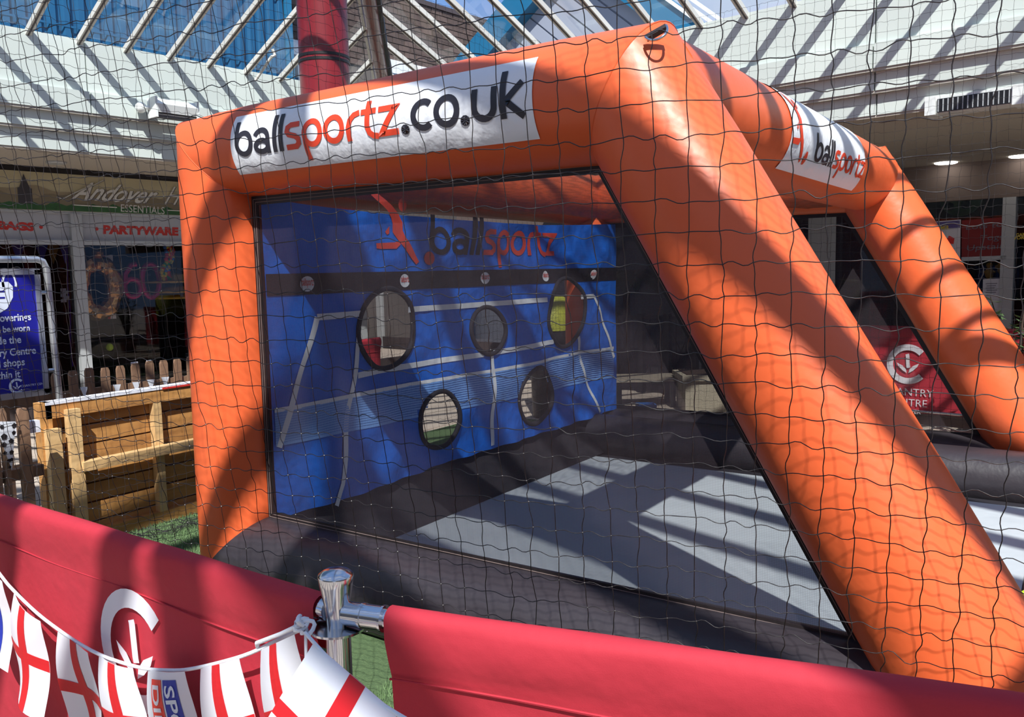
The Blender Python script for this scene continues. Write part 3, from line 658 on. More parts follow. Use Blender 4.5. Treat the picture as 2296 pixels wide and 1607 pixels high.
def palm():
    e = empty('potted_palm', pb, 'tall dark potted palm beyond the far side mesh', 'plant'); b = np.array(pb)
    MB().lathe(b, [(.2, 0), (.26, .45), (.22, .45), (.2, .4)], 18).build('pot', 'black_metal', e, True); MB().tube([b+UP*.4, b+UP*1.5], .05, 8).build('trunk', 'twig', e)
    rnd = random.Random(2)
    for i in range(13):
        a = i*2.4; L_ = rnd.uniform(.6, .9); pts = [b+UP*1.5+np.array([math.cos(a), math.sin(a), 0])*L_*t+UP*(.5*t-.75*t*t) for t in np.linspace(0, 1, 7)]; side = np.array([-math.sin(a), math.cos(a), 0])
        m = MB()
        for k in range(6):
            w0, w1 = .13*math.sin(PI*(k/6*.9+.05)), .13*math.sin(PI*((k+1)/6*.9+.05)); m.raw([pts[k]-side*w0-UP*w0*.4, pts[k], pts[k+1], pts[k+1]-side*w1-UP*w1*.4], [(0, 1, 2, 3)]).raw([pts[k]+side*w0-UP*w0*.4, pts[k], pts[k+1], pts[k+1]+side*w1-UP*w1*.4], [(3, 2, 1, 0)])
        m.build('frond', 'leaf_dark', e)
palm()
def railing():
    n = -1.8; s0 = onR(1330, 800, n)[0]; s1 = onR(1760, 800, n)[0]; e = empty('metal_railing', PR(s0, n, 0), 'black metal railing with crossed bars beyond the far mesh', 'railing')
    MB(PR).box((s0, n-.02, .95), (s1, n+.02, .99)).build('top_rail', 'black_metal', e); MB(PR).box((s0, n-.015, .12), (s1, n+.015, .15)).build('bottom_rail', 'black_metal', e)
    k = 7
    for i in range(k+1): s = s0+(s1-s0)*i/k; MB(PR).box((s-.04, n-.04, .0), (s+.04, n+.04, 1.02)).build('post', 'black_metal', e)
    for i in range(k):
        a, b = s0+(s1-s0)*i/k, s0+(s1-s0)*(i+1)/k
        for z0, z1 in ((.15, .95), (.95, .15)): MB().tube([PR(a, n, z0), PR(b, n, z1)], .009, 6).build('cross_bar', 'black_metal', e)
        for t in (.33, .67): MB().tube([PR(a+(b-a)*t, n, .15), PR(a+(b-a)*t, n, .95)], .006, 6).build('baluster', 'black_metal', e)
railing()
# stone box, bench and crate seen low through the meshes
def low_things():
    P = PZ(1610, 925, 0); e = empty('stone_planter', P, 'pale stone planter box low beyond the far mesh', 'planter')
    f = frame(P, _r0, np.array([_f[0], _f[1], 0])/np.hypot(_f[0], _f[1]))
    MB(f).box((-.36, 0, 0), (.42, .5, .36)).build('box', 'box_stone', e); MB(f).box((-.40, -.04, .36), (.46, .54, .42)).build('rim', 'box_stone', e); MB(f).box((-.34, .02, .42), (.4, .48, .43)).build('soil', 'twig', e)
    P = PZ(1450, 915, 0); f = frame(P, _r0, np.array([_f[0], _f[1], 0])/np.hypot(_f[0], _f[1])); e = empty('low_bench', P, 'low pale bench with dark legs beyond the far mesh', 'bench')
    for k in range(3): MB(f).box((-.38, .02+.14*k, .3), (.36, .14+.14*k, .35)).build('slat', 'bench_stone', e)
    for a in (-.34, .28):
        for b in (.03, .38): MB(f).box((a, b, 0), (a+.06, b+.05, .3)).build('leg', 'black_metal', e)
    P = PZ(1452, 935, 0); f = frame(P, _r0, np.array([_f[0], _f[1], 0])/np.hypot(_f[0], _f[1])); e = empty('blue_crate', P, 'small blue plastic crate on the ground beyond the far mesh', 'crate')
    MB(f).box((-.1, 0, 0), (.1, .2, .02)).build('base', 'crate_blue', e)
    for a, b in (((-.1, 0, .02), (.1, .015, .13)), ((-.1, .185, .02), (.1, .2, .13)), ((-.1, .015, .02), (-.085, .185, .13)), ((.085, .015, .02), (.1, .185, .13))): MB(f).box(a, b).build('side', 'crate_blue', e)
low_things()

# ================================================================== INFLATABLE GOAL
XF, XB, ZT, ZB, WID = 1.928, 2.863, 1.982, .373, 3.768
RT = .216; RK = (1.0, .97, 1.06, 1.13)
TH = math.atan2(ZT-ZB, XB-XF)
ZC = ZT+RT; RA_, RF_ = RT*RK[2], RT*RK[3]; XA = XF+RA_*math.tan(TH/2)          # apex of the tube axes
ZBC = ZB-RT+.01
XFOOT = XB+RF_*math.sin(TH)+((ZB+RF_*math.cos(TH))-ZBC)/math.tan(TH)
goal = empty('inflatable_goal', (1.5, WID/2, .014), 'large orange inflatable football goal with mesh sides and target sheet', 'inflatable')
corners = [np.array(q) for q in ((-RT, ZBC), (-RT, ZC), (XA, ZC), (XFOOT, ZBC))]
def ringset(y0):
    rings = []
    for i in range(4):
        P, A, B = corners[i], corners[i-1], corners[(i+1) % 4]
        d1 = (P-A)/np.linalg.norm(P-A); d2 = (B-P)/np.linalg.norm(B-P); bis = (d1-d2); bis = bis/np.linalg.norm(bis); n1 = np.array([-d1[1], d1[0]])
        h = abs(bis@n1); rings.append((P, bis, 1/h))
    return rings
K = 40
def mitre_ring(y0, i, near_dir):
    P, bis, el = ringset(y0)[i]; out_ = []; RT = globals()['RT']*RK[i]
    for j in range(K):
        t = 2*PI*j/K; c = math.cos(t); e = RT*el*c
        if c > 0: e = RT*(c*el-(el-1)*.30*c**3)          # soft outer corner
        q = P+bis*e; out_.append(np.array([q[0], y0+RT*math.sin(t), q[1]]))
    return out_
def mid_ring(y0, A, B, t, outn, r):
    c = A+(B-A)*t; return [np.array([c[0]+outn[0]*r*math.cos(2*PI*j/K), y0+r*math.sin(2*PI*j/K), c[1]+outn[1]*r*math.cos(2*PI*j/K)]) for j in range(K)]
def goal_tube(name, y0, i, m):
    A, B = corners[i], corners[(i+1) % 4]; d = (B-A)/np.linalg.norm(B-A); cen = sum(corners)/4; outn = np.array([-d[1], d[0]])
    if outn@((A+B)/2-cen) < 0: outn = -outn
    rings = [mitre_ring(y0, i, d)]; L_ = np.linalg.norm(B-A)
    for t in np.linspace(0, 1, 15)[1:-1]:
        if t*L_ > RT*1.1 and (1-t)*L_ > RT*1.1: rings.append(mid_ring(y0, A, B, t, outn, RT*(RK[i]*(1-t)+RK[(i+1) % 4]*t)*(1+.006*math.sin(t*9+i))))
    rings.append(mitre_ring(y0, (i+1) % 4, d))
    v = [p for r in rings for p in r]
    for p in v: p[2] = max(p[2], .016)
    f = [(r*K+j, r*K+(j+1) % K, (r+1)*K+(j+1) % K, (r+1)*K+j) for r in range(len(rings)-1) for j in range(K)]
    f += [tuple(range(K)), tuple(range((len(rings)-1)*K, len(rings)*K))]
    return MB().raw(v, f).build(name, m, goal, True)
for y0 in (0, WID):
    goal_tube('rear_upright', y0, 0, 'orange_vinyl'); goal_tube('side_beam', y0, 1, 'orange_vinyl'); goal_tube('sloping_leg', y0, 2, 'orange_vinyl'); goal_tube('base_tube', y0, 3, 'black_vinyl')
def ytube(name, x, z, m, r=RT, y0=0, y1=WID):
    return MB().tube([(x, y, z) for y in np.linspace(y0, y1, 14)], r, K).build(name, m, goal, True)
ytube('front_beam', XA, ZC, 'orange_vinyl', RT*1.05); ytube('rear_beam', -RT, ZC, 'orange_vinyl'); ytube('rear_base_tube', -RT, ZBC+.03, 'black_vinyl', .19)
for y0 in (0, WID):
    for i in (1, 2): MB().tube(mitre_ring(y0, i, None), .0028, 6, closed=True).build('seam', 'orange_vinyl', goal, True)
# floor of the goal
MB().box((-.1, .1, .016), (3.42, WID-.1, .10)).build('floor_border', 'black_floor', goal)
mz = .115
MB().box((.18, .42, .10), (3.2, 3.06, mz)).build('bounce_mat', 'grey_mat', goal)
MB().tube([(3.33, y, .12) for y in np.linspace(.2, WID-.2, 9)], .10, 20).build('front_lip', 'black_vinyl', goal, True)
# sloped inner skirt between rear tube and mat
for a in ((-.02, .30, .0, .36), ):
    v = []
    for y in np.linspace(.02, WID-.02, 24): v += [(-.02, y, .36), (.10, y, .235+.01*math.sin(y*7)), (.22, y, .117)]
    MB().raw(v, [(3*i+k, 3*i+k+1, 3*i+k+4, 3*i+k+3) for i in range(23) for k in range(2)]).build('rear_skirt', 'black_floor', goal, True)
MB().tube([(x, WID-.40, .205) for x in np.linspace(.05, 3.2, 14)], .19, 28).build('inner_base_tube', 'black_vinyl', goal, True)
# mesh sides, hems and stitching
def hem(name, y, pts, w, m, d):
    v = []; cen = np.mean(pts, 0); P = [np.array(p, float) for p in pts]; m_ = len(P)
    ins = []
    for i in range(m_):
        d1 = (P[i]-P[i-1])/np.linalg.norm(P[i]-P[i-1]); d2 = (P[(i+1) % m_]-P[i])/np.linalg.norm(P[(i+1) % m_]-P[i]); n1 = np.array([-d1[1], d1[0]]); n2 = np.array([-d2[1], d2[0]])
        if n1@(cen-P[i]) < 0: n1 = -n1
        if n2@(cen-P[i]) < 0: n2 = -n2
        b = n1+n2; b = b/(b@n1); ins.append(P[i]+b*w)
    return P, ins
QUAD = [(-.004, ZB-.0), (-.004, ZT+.004), (XF+.004, ZT+.004), (XB+.006, ZB)]
for y, sgn in ((0, -1), (WID, -1)):
    P, I = hem('hem', y, QUAD, .042, 'hem_black', 0)
    MB().raw([(p[0], y, p[1]) for p in P], [(0, 1, 2, 3)]).build('side_mesh', 'mesh_side', goal)
    for i in range(4):
        j = (i+1) % 4
        MB().raw([(P[i][0], y-.003, P[i][1]), (P[j][0], y-.003, P[j][1]), (I[j][0], y-.003, I[j][1]), (I[i][0], y-.003, I[i][1]), (P[i][0], y+.003, P[i][1]), (P[j][0], y+.003, P[j][1]), (I[j][0], y+.003, I[j][1]), (I[i][0], y+.003, I[i][1])], [(0, 1, 2, 3), (7, 6, 5, 4), (0, 4, 5, 1), (2, 6, 7, 3)]).build('mesh_hem', 'hem_black', goal)
        if y == 0:
            for q in (.35, .7):
                a = P[i]*(1-q)+I[i]*q; b = P[j]*(1-q)+I[j]*q; MB().tube([(a[0], y-.005, a[1]), (b[0], y-.005, b[1])], .0016, 5).build('stitch_line', 'stitch', goal)
v = []; NX, NY = 16, 20
for i in range(NX+1):
    for j in range(NY+1):
        x = XF*i/NX; y = WID*j/NY; v.append((x, y, ZT+.035-.02*math.sin(PI*i/NX)*math.sin(PI*j/NY)+.012*math.sin(i*1.3+j*.9)))
MB().raw(v, [(i*(NY+1)+j, i*(NY+1)+j+1, (i+1)*(NY+1)+j+1, (i+1)*(NY+1)+j) for i in range(NX) for j in range(NY)]).build('roof_mesh', 'mesh_roof', goal, 2)

# print helper on the tubes
def cyl_hit(px, py, axis, c0, c1, R=RT*1.03):
    d = ray(px, py); o = CAM.copy()
    if axis == 'x': a, b, e = 1, 2, 0
    else: a, b, e = 0, 2, 1
    A = d[a]**2+d[b]**2; B = 2*((o[a]-c0)*d[a]+(o[b]-c1)*d[b]); Cc = (o[a]-c0)**2+(o[b]-c1)**2-R*R; D = max(B*B-4*A*Cc, 0); t = (-B-math.sqrt(D))/2/A; P = o+d*t
    th = math.atan2(P[2]-c1, (-(P[1]-c0) if axis == 'x' else P[0]-c0)); return np.array([P[e], th])
def beam_map(axis, off):
    R = RT*1.062+off if axis == 'y' else 0
    if axis == 'x':
        def f(u, th):
            t = min(1, max(0, (u+RT)/(XA+RT))); q = RT*(RK[1]*(1-t)+RK[2]*t)*1.008+off; return (u, -q*math.cos(th), ZC+q*math.sin(th))
        return f
    return lambda u, th: (XA+R*math.cos(th), u, ZC+R*math.sin(th))
def wrap(name, axis, uv, faces, off, m): mp = beam_map(axis, off); return MB().raw([mp(a, b) for a, b in uv], faces).build(name, m, goal, 2)
def banner(axis, u0, u1, t0, t1, off=.002):
    NU, NT = 30, 18; uv = [(u0+(u1-u0)*i/NU, t0+(t1-t0)*j/NT) for i in range(NU+1) for j in range(NT+1)]
    mp = beam_map(axis, off); rnd = np.random.RandomState(1)
    v = [np.array(mp(*q)) for q in uv]
    return MB().raw(v, [(i*(NT+1)+j, i*(NT+1)+j+1, (i+1)*(NT+1)+j+1, (i+1)*(NT+1)+j) for i in range(NU) for j in range(NT)]).build('banner', 'banner_white', goal, 2)
c_tl = cyl_hit(1210, 120, 'x', 0, ZC); c_bl = cyl_hit(1217, 304, 'x', 0, ZC); c_l = cyl_hit(514, 320, 'x', 0, ZC); c_b2 = cyl_hit(545, 396, 'x', 0, ZC)
banner('x', c_l[0], (c_tl[0]+c_bl[0])/2, (c_bl[1]+c_b2[1])/2, c_tl[1]-.13)
def affine_print(name, axis, vf, w, O, X, Y, off, m, ymax=1.0):
    v, f = vf; v, f = refine(v, f, 1); O, X, Y = np.array(O), np.array(X), np.array(Y); return wrap(name, axis, [O+(X-O)*a/w+(Y-O)*b/ymax for a, b in v], f, off, m)
def along(t, x0=0): (vf, x1) = word(t, x0); return vf, x1
a1, x1 = along('ball'); a2, x2 = along('sportz', x1+.02); a3, x3 = along('.co.uk', x2+.06)
O = cyl_hit(530, 354, 'x', 0, ZC); X = cyl_hit(1186, 258, 'x', 0, ZC); Yt = cyl_hit(608, 286, 'x', 0, ZC); Yb = cyl_hit(608, 346, 'x', 0, ZC)
dth = cyl_hit(1120, 190, 'x', 0, ZC)[1]-cyl_hit(1120, 268, 'x', 0, ZC)[1]
base = (O[1]+X[1])/2
O = np.array([O[0], base]); X = np.array([X[0], base]); Y = O+np.array([.0, dth*.95])
affine_print('letters', 'x', a1, x3, O, X, Y, .005, 'print_navy'); affine_print('letters', 'x', a2, x3, O, X, Y, .005, 'print_red'); affine_print('letters', 'x', a3, x3, O, X, Y, .005, 'print_navy')
# running figure mark, drawn in a unit box
def figure_mark():
    def blob(pts, ws):
        V = []; Fc = []
        P = [np.array(p, float) for p in pts]
        for i, p in enumerate(P):
            d = P[min(i+1, len(P)-1)]-P[max(i-1, 0)]; d = d/np.linalg.norm(d); n = np.array([-d[1], d[0]]); V += [tuple(p+n*ws[i]/2), tuple(p-n*ws[i]/2)]
        for i in range(len(P)-1): Fc.append((2*i, 2*i+1, 2*i+3, 2*i+2))
        return V, Fc
    body = blob([(.05, .99), (.12, .95), (.30, .80), (.38, .70), (.42, .60), (.41, .48), (.46, .38), (.60, .20), (.74, .03)], [.05, .09, .10, .13, .15, .15, .12, .10, .06])
    head = poly([(.50+.065*math.cos(t), .86+.095*math.sin(t)) for t in np.linspace(0, 2*PI, 15)[:-1]])
    leg = blob([(.03, .27), (.10, .27), (.35, .28), (.42, .32)], [.07, .08, .09, .05]); arm = poly([(.21, .47), (.29, .55), (.28, .45), (.24, .43)])
    ball = poly([(.92+.08*math.cos(t), .10+.10*math.sin(t)) for t in np.linspace(0, 2*PI, 19)[:-1]])
    return join(body, head, leg, arm, ball)
FIG = figure_mark()
# front banner
sc6 = 6.429; q6 = lambda x, y: cyl_hit(1720+x/sc6, 200+y/sc6, 'y', XA, ZC)
tl, bl_, br, rr = q6(290, 500), q6(150, 1130), q6(1240, 1465), q6(1390, 1050)
th0 = (bl_[1]+br[1])/2; banner('y', (tl[0]+bl_[0])/2, rr[0], th0, 1.45)
b1, y1 = along('ball'); b2, y2 = along('sportz', y1+.02)
O1 = q6(625, 1010); X1 = q6(1330, 1290); T1 = q6(640, 640); bs = (O1[1]+X1[1])/2
O = np.array([O1[0], bs]); X = np.array([X1[0], bs]); Y = np.array([O1[0], bs+(T1[1]-O1[1])*.80])
affine_print('letters', 'y', b1, y2, O, X, Y, .005, 'print_navy'); affine_print('letters', 'y', b2, y2, O, X, Y, .005, 'print_red')
f0 = q6(290, 900)[0]; f1 = q6(530, 1000)[0]
affine_print('figure_mark', 'y', FIG, 1.0, (f0-.03, bs-.14), (f1, bs-.14), (f0-.03, bs+1.25), .005, 'print_red')

# target sheet with five holes
def S6(x, y): P = PX(560+x/2.496, 360+y/2.496, .012); return np.array([P[1], P[2]])
holes = []
for cx, cy, rx, ry in ((755, 940, 160, 222), (1300, 950, 88, 130), (1750, 850, 102, 190), (1040, 1445, 105, 155), (1570, 1313, 90, 157)):
    c = S6(cx, cy); a = abs(S6(cx+rx, cy)[0]-S6(cx-rx, cy)[0])/2; b = abs(S6(cx, cy-ry)[1]-S6(cx, cy+ry)[1])/2; holes.append((c, a, b))
def wr(y, z):
    w = .022*math.sin(3.1*y+1.2*z)+.016*math.sin(5.3*z-2.2*y+1)+.008*math.sin(11*y+7*z)+.007*math.sin(17*z-9*y+2*math.sin(3*y))
    u = max(0, (y-2.2)/1.5); w += .03*u*math.sin(6*(z-1.9)*1.2+4*y)+.014*u*math.sin(26*(z+.9*y))*max(0, min(1, (z-1.3)/.4))
    w += .010*math.sin(24*y)*max(0, 1-(z-ZB)/.35)
    return .05+w*min(1, y/.3+.1)*min(1, (WID-y)/.3+.1)
def top_z(y): return ZT-.005-.05*math.sin(PI*y/WID)
NY, NZ = 150, 84; vv = []; ok = []
for i in range(NY+1):
    for j in range(NZ+1):
        y = .008+(WID-.016)*i/NY; z = (ZB+.005)+(top_z(y)-ZB-.005)*j/NZ; ins = False
        for c, a, b in holes:
            e = math.hypot((y-c[0])/a, (z-c[1])/b)
            if e < 1: ins = True
            lim = .5*(WID/NY)/a+.5*.02/b
            if abs(e-1) < lim and e > .01: y = c[0]+(y-c[0])/e; z = c[1]+(z-c[1])/e; ins = False
        vv.append((wr(y, z), y, z)); ok.append(not ins)
ff = []
for i in range(NY):
    for j in range(NZ):
        q = (i*(NZ+1)+j, i*(NZ+1)+j+1, (i+1)*(NZ+1)+j+1, (i+1)*(NZ+1)+j)
        if all(ok[k] for k in q):
            c = np.mean([vv[k] for k in q], 0)
            if all(math.hypot((c[1]-h[0][0])/h[1], (c[2]-h[0][1])/h[2]) > .97 for h in holes): ff.append(q)
sheet = MB().raw(vv, ff).build('target_sheet', 'sheet_blue', goal, 2)
def inh(y, z): return any(math.hypot((y-h[0][0])/h[1], (z-h[0][1])/h[2]) < 1.0 for h in holes)
def on_sheet(name, vf, m, off=.004, n=2, par=None):
    v, f = vf
    if n: v, f = refine(v, f, n)
    keep = [q for q in f if not inh(*np.mean([v[k] for k in q], 0))]
    if keep: return MB().raw([(wr(a, b)+off, a, b) for a, b in v], keep).build(name, m, par or sheet)
for c, a, b in holes:
    ring = [(c[0]+a*1.01*math.cos(t), c[1]+b*1.01*math.sin(t)) for t in np.linspace(0, 2*PI, 49)[:-1]]
    MB().tube([(wr(*p)+.004, p[0], p[1]) for p in ring], .016, 8, closed=True).build('hole_hem', 'hole_hem', sheet, True)
def pl2(pts, n=24):     # densify px polyline on the sheet
    P = [S6(*p) for p in pts]; o = []
    for a, b in zip(P[:-1], P[1:]): o += [tuple(a+(b-a)*k/n) for k in range(n)]
    return o+[tuple(P[-1])]
zs1 = np.mean([S6(60, 628)[1], S6(1995, 603)[1]]); zs0 = np.mean([S6(75, 742)[1], S6(2000, 680)[1]])
on_sheet('black_strip', ([(.01+(WID-.02)*i/60, z) for i in range(61) for z in (zs0, (zs0*2+zs1)/3, (zs0+2*zs1)/3, zs1)], [(4*i+k, 4*i+k+1, 4*i+k+5, 4*i+k+4) for i in range(60) for k in range(3)]), 'sheet_black', .004, 0)
for cx, cy in ((268, 685), (850, 680), (1282, 670), (1632, 655), (1905, 640)):
    c = np.array([S6(cx, cy)[0], (zs0+zs1)/2]); rr_ = (zs1-zs0)*.36
    o = on_sheet('badge', poly([(c[0]+rr_*1.15*math.cos(t), c[1]+rr_*math.sin(t)) for t in np.linspace(0, 2*PI, 25)[:-1]]), 'sheet_white', .007, 1)
    (v, f), w = word('ballsportz'); on_sheet('badge_print', ([(c[0]-rr_*1.0+2.0*rr_*a/w, c[1]-.008+b*.026) for a, b in v], f), 'sheet_red', .010, 0)
for pts in (((325, 875), (1905, 757)), ((325, 875), (135, 1600)), ((1905, 757), (2012, 1100)), ((590, 990), (470, 1800), (430, 1920)), ((575, 1200), (1830, 985)), ((1830, 985), (1935, 1405)), ((1310, 1085), (1335, 1590)), ((105, 1395), (2010, 1045))):
    on_sheet('court_line', stroke(pl2(pts), .034 if pts[0] != (105, 1395) else .022), 'sheet_white', .005, 0)
for k in range(1, 15):
    t = k/14; a = (105+10*t, 1395+190*t); b = (2010, 1045+160*t); on_sheet('net_line', stroke(pl2((a, b), 40), .011), 'sheet_light', .0045, 0)
on_sheet('net_tape', stroke(pl2(((115, 1590), (2015, 1207)), 40), .012), 'sheet_light', .0045, 0)
(v1, w1) = word('ball'); (v2, w2) = word('sportz', w1+.02)
s5 = lambda x, y: S6((780+x/4.592-560)*2.496, (430+y/4.592-360)*2.496)
O, X, Yc = s5(775, 640), s5(2150, 665), s5(775, 345); X[1] = O[1] = (O[1]+X[1])/2; hgt = (Yc[1]-O[1])*.95
for (v, f), m in ((v1, 'sheet_black'), (v2, 'sheet_red')): on_sheet('sheet_letters', ([(O[0]+(X[0]-O[0])*a/w2, O[1]+hgt*b) for a, b in v], f), m, .005, 1)
A, B = s5(240, 760), s5(800, 60)
on_sheet('sheet_figure', ([(A[0]+(B[0]-A[0])*a, A[1]+(B[1]-A[1])*b) for a, b in FIG[0]], FIG[1]), 'sheet_red', .005, 1)
# lifting ring on the near apex
P = cyl_hit(1472, 74, 'x', 0, ZC, RT*1.04); c = np.array([P[0], -RT*1.045*math.cos(P[1]), ZC+RT*1.045*math.sin(P[1])]); n_ = np.array([0, -math.cos(P[1]), math.sin(P[1])])
a_ = np.array([1., 0, 0]); b_2 = np.cross(a_, n_); a_ = a_*.8+b_2*.55 if b_2[2] > 0 else a_*.8-b_2*.55; a_ = a_/np.linalg.norm(a_); b_2 = np.cross(n_, a_); b_2 = b_2 if b_2[2] < 0 else -b_2
MB().bar(c-a_*.036, c+a_*.036, .02, .016, n_).build('ring_strap', 'strap', goal)
ring = [c+n_*.006+a_*.036*math.cos(t)+b_2*.05*math.sin(t) for t in np.linspace(0, PI, 16)]
MB().tube(ring, .0045, 8).build('lifting_ring', 'metal', goal, True)
# flap with stitched outline on the near base tube
def near_base(px, py, off=.004):
    d = ray(px, py); P = None
    c0, c1 = 0, ZBC; A = d[1]**2+d[2]**2; B = 2*((CAM[1]-c0)*d[1]+(CAM[2]-c1)*d[2]); Cc = (CAM[1]-c0)**2+(CAM[2]-c1)**2-(RT*1.012+off)**2; t = (-B-math.sqrt(max(0, B*B-4*A*Cc)))/2/A; return CAM+d*t
for p in (((910, 1352), (1000, 1380), (1150, 1425)), ((914, 1362), (1000, 1388), (1140, 1430)), ((912, 1350), (915, 1395)), ((924, 1350), (926, 1395))):
    MB().tube([near_base(*q) for q in p], .0018, 5).build('flap_stitch', 'flag_white', goal)
# loose cord on the front beam
o = cyl_hit(1815, 262, 'y', XA, ZC); pm = beam_map('y', .01)
MB().tube([pm(o[0]-.2, 1.75), pm(o[0]-.05, 1.7), pm(o[0]+.05, 1.75), pm(o[0]+.12, 1.6)], .008, 6).build('loose_cord', 'cord_white', goal, True)

# ================================================================== NETS
def netting(name, lines, r, m, label, group=None, nrm=None):
    V = []; Fc = []; n = 0; k = 4
    for P, side in lines:
        P = np.asarray(P); d = np.gradient(P, axis=0); d /= np.linalg.norm(d, axis=1)[:, None]; a = np.cross(d, nrm); a /= np.linalg.norm(a, axis=1)[:, None]; b = np.cross(d, a)
        ring = np.stack([P+a*r, P+b*r, P-a*r, P-b*r], 1).reshape(-1, 3); V.append(ring); mcount = len(P)
        i = np.arange(mcount-1)[:, None]*k+np.arange(k)[None]; j = np.arange(mcount-1)[:, None]*k+(np.arange(k)[None]+1) % k
        Fc.append(np.stack([i, j, j+k, i+k], -1).reshape(-1, 4)+n); n += len(ring)
    V = np.concatenate(V); Fc = np.concatenate(Fc); me = bpy.data.meshes.new(name); me.from_pydata(V.tolist(), [], Fc.tolist()); me.materials.append(M[m])
    for p in me.polygons: p.use_smooth = True
    o = bpy.data.objects.new(name, me); COL.objects.link(o); return tag(o, label, 'net', group)
def net_sheet(origin, U, Vv, nn, ni, nj, wave, jit, sub, knot=0):
    rs = np.random.RandomState(4); J = rs.normal(0, jit, (ni+1, nj+1, 3))
    sag = lambda i, j: nn*(wave*(math.sin(i*.35+.5*math.sin(j*.21))+.6*math.sin(j*.43+i*.12)))
    K_ = np.array([[origin+U*i+Vv*j+sag(i, j)+J[i, j, 0]*U+J[i, j, 1]*Vv for j in range(nj+1)] for i in range(ni+1)])
    ls = []; ph = rs.normal(.75, .55, (ni+1, nj+1)); s_ = np.arange(sub)/sub
    wv = np.sin(2*PI*s_)
    for j in range(nj+1):
        P = []
        for i in range(ni):
            for q in range(sub): P.append(K_[i, j]*(1-s_[q])+K_[i+1, j]*s_[q]-Vv*.05*ph[i, j]*wv[q]+nn*.003*wv[q])
        P.append(K_[ni, j]); ls.append((P, 0))
    for i in range(ni+1):
        P = []
        for j in range(nj):
            for q in range(sub): P.append(K_[i, j]*(1-s_[q])+K_[i, j+1]*s_[q]+U*.032*ph[i, j]*wv[q]-nn*.003*wv[q])
        P.append(K_[i, nj]); ls.append((P, 0))
    return ls, K_
g, t_, w_ = .412, .164, .014; fw0 = np.array([-math.sin(YAW), math.cos(YAW), 0]); n0_ = fw0*math.cos(g)+_r0*math.sin(g); u0_ = _r0*math.cos(g)-fw0*math.sin(g)
nn = n0_*math.cos(t_)+UP*math.sin(t_); v0_ = -UP*math.cos(t_)+n0_*math.sin(t_); U = u0_*math.cos(w_)+v0_*math.sin(w_); Vv = -u0_*math.sin(w_)+v0_*math.cos(w_)
AC = .075; orig = CAM+nn*25.824*AC+U*AC*(-44+.699)+Vv*AC*.975*(-26+.356)
ls, KN = net_sheet(orig, U*AC, Vv*AC*.975, nn, 62, 46, .012, .05, 6)
near = netting('safety_net', ls, .0012, 'net_black', 'black knotted safety net hung between the red barrier and the goal', nrm=nn)
kn = MB()
km = [(.0028, 0, 0), (-.0028, 0, 0), (0, .0028, 0), (0, -.0028, 0), (0, 0, .0028), (0, 0, -.0028)]; kf = [(0, 2, 4), (2, 1, 4), (1, 3, 4), (3, 0, 4), (2, 0, 5), (1, 2, 5), (3, 1, 5), (0, 3, 5)]
for p in KN.reshape(-1, 3): kn.raw([p+np.array(q) for q in km], kf)
ob = kn.build('knots', 'net_black', near); ob['kind'] = 'stuff'
ls, _k = net_sheet(np.array([-1.0, -1.3, 3.75]), np.array([0, .075, 0]), np.array([0, 0, -.075]), np.array([1., 0, 0]), 78, 49, .02, .07, 3)
netting('safety_net', ls, .0010, 'net_far', 'fine dark safety net hung behind the goal before the wooden boards', nrm=np.array([1., 0, 0]))
ls, _k = net_sheet(np.array([-1.0, 4.3, 3.72]), np.array([.075, 0, 0]), np.array([0, 0, -.075]), np.array([0., 1, 0]), 76, 49, .02, .05, 3)
netting('safety_net', ls, .0009, 'net_far', 'fine dark safety net on the far side of the goal', nrm=np.array([0, 1., 0]))
# gathered foot of the rear net
m = MB(); rs = np.random.RandomState(8)
for k in range(46):
    y = rs.uniform(-.9, .6); P = [np.array([-1.32+rs.uniform(-.1, .14), y+.05*q, .02+abs(rs.normal(0, .022))]) for q in range(8)]; m.tube(P, .0016, 4)
m.build('net_gather', 'net_far', label='heap of gathered black netting at the foot of the wooden boards', cat='net')

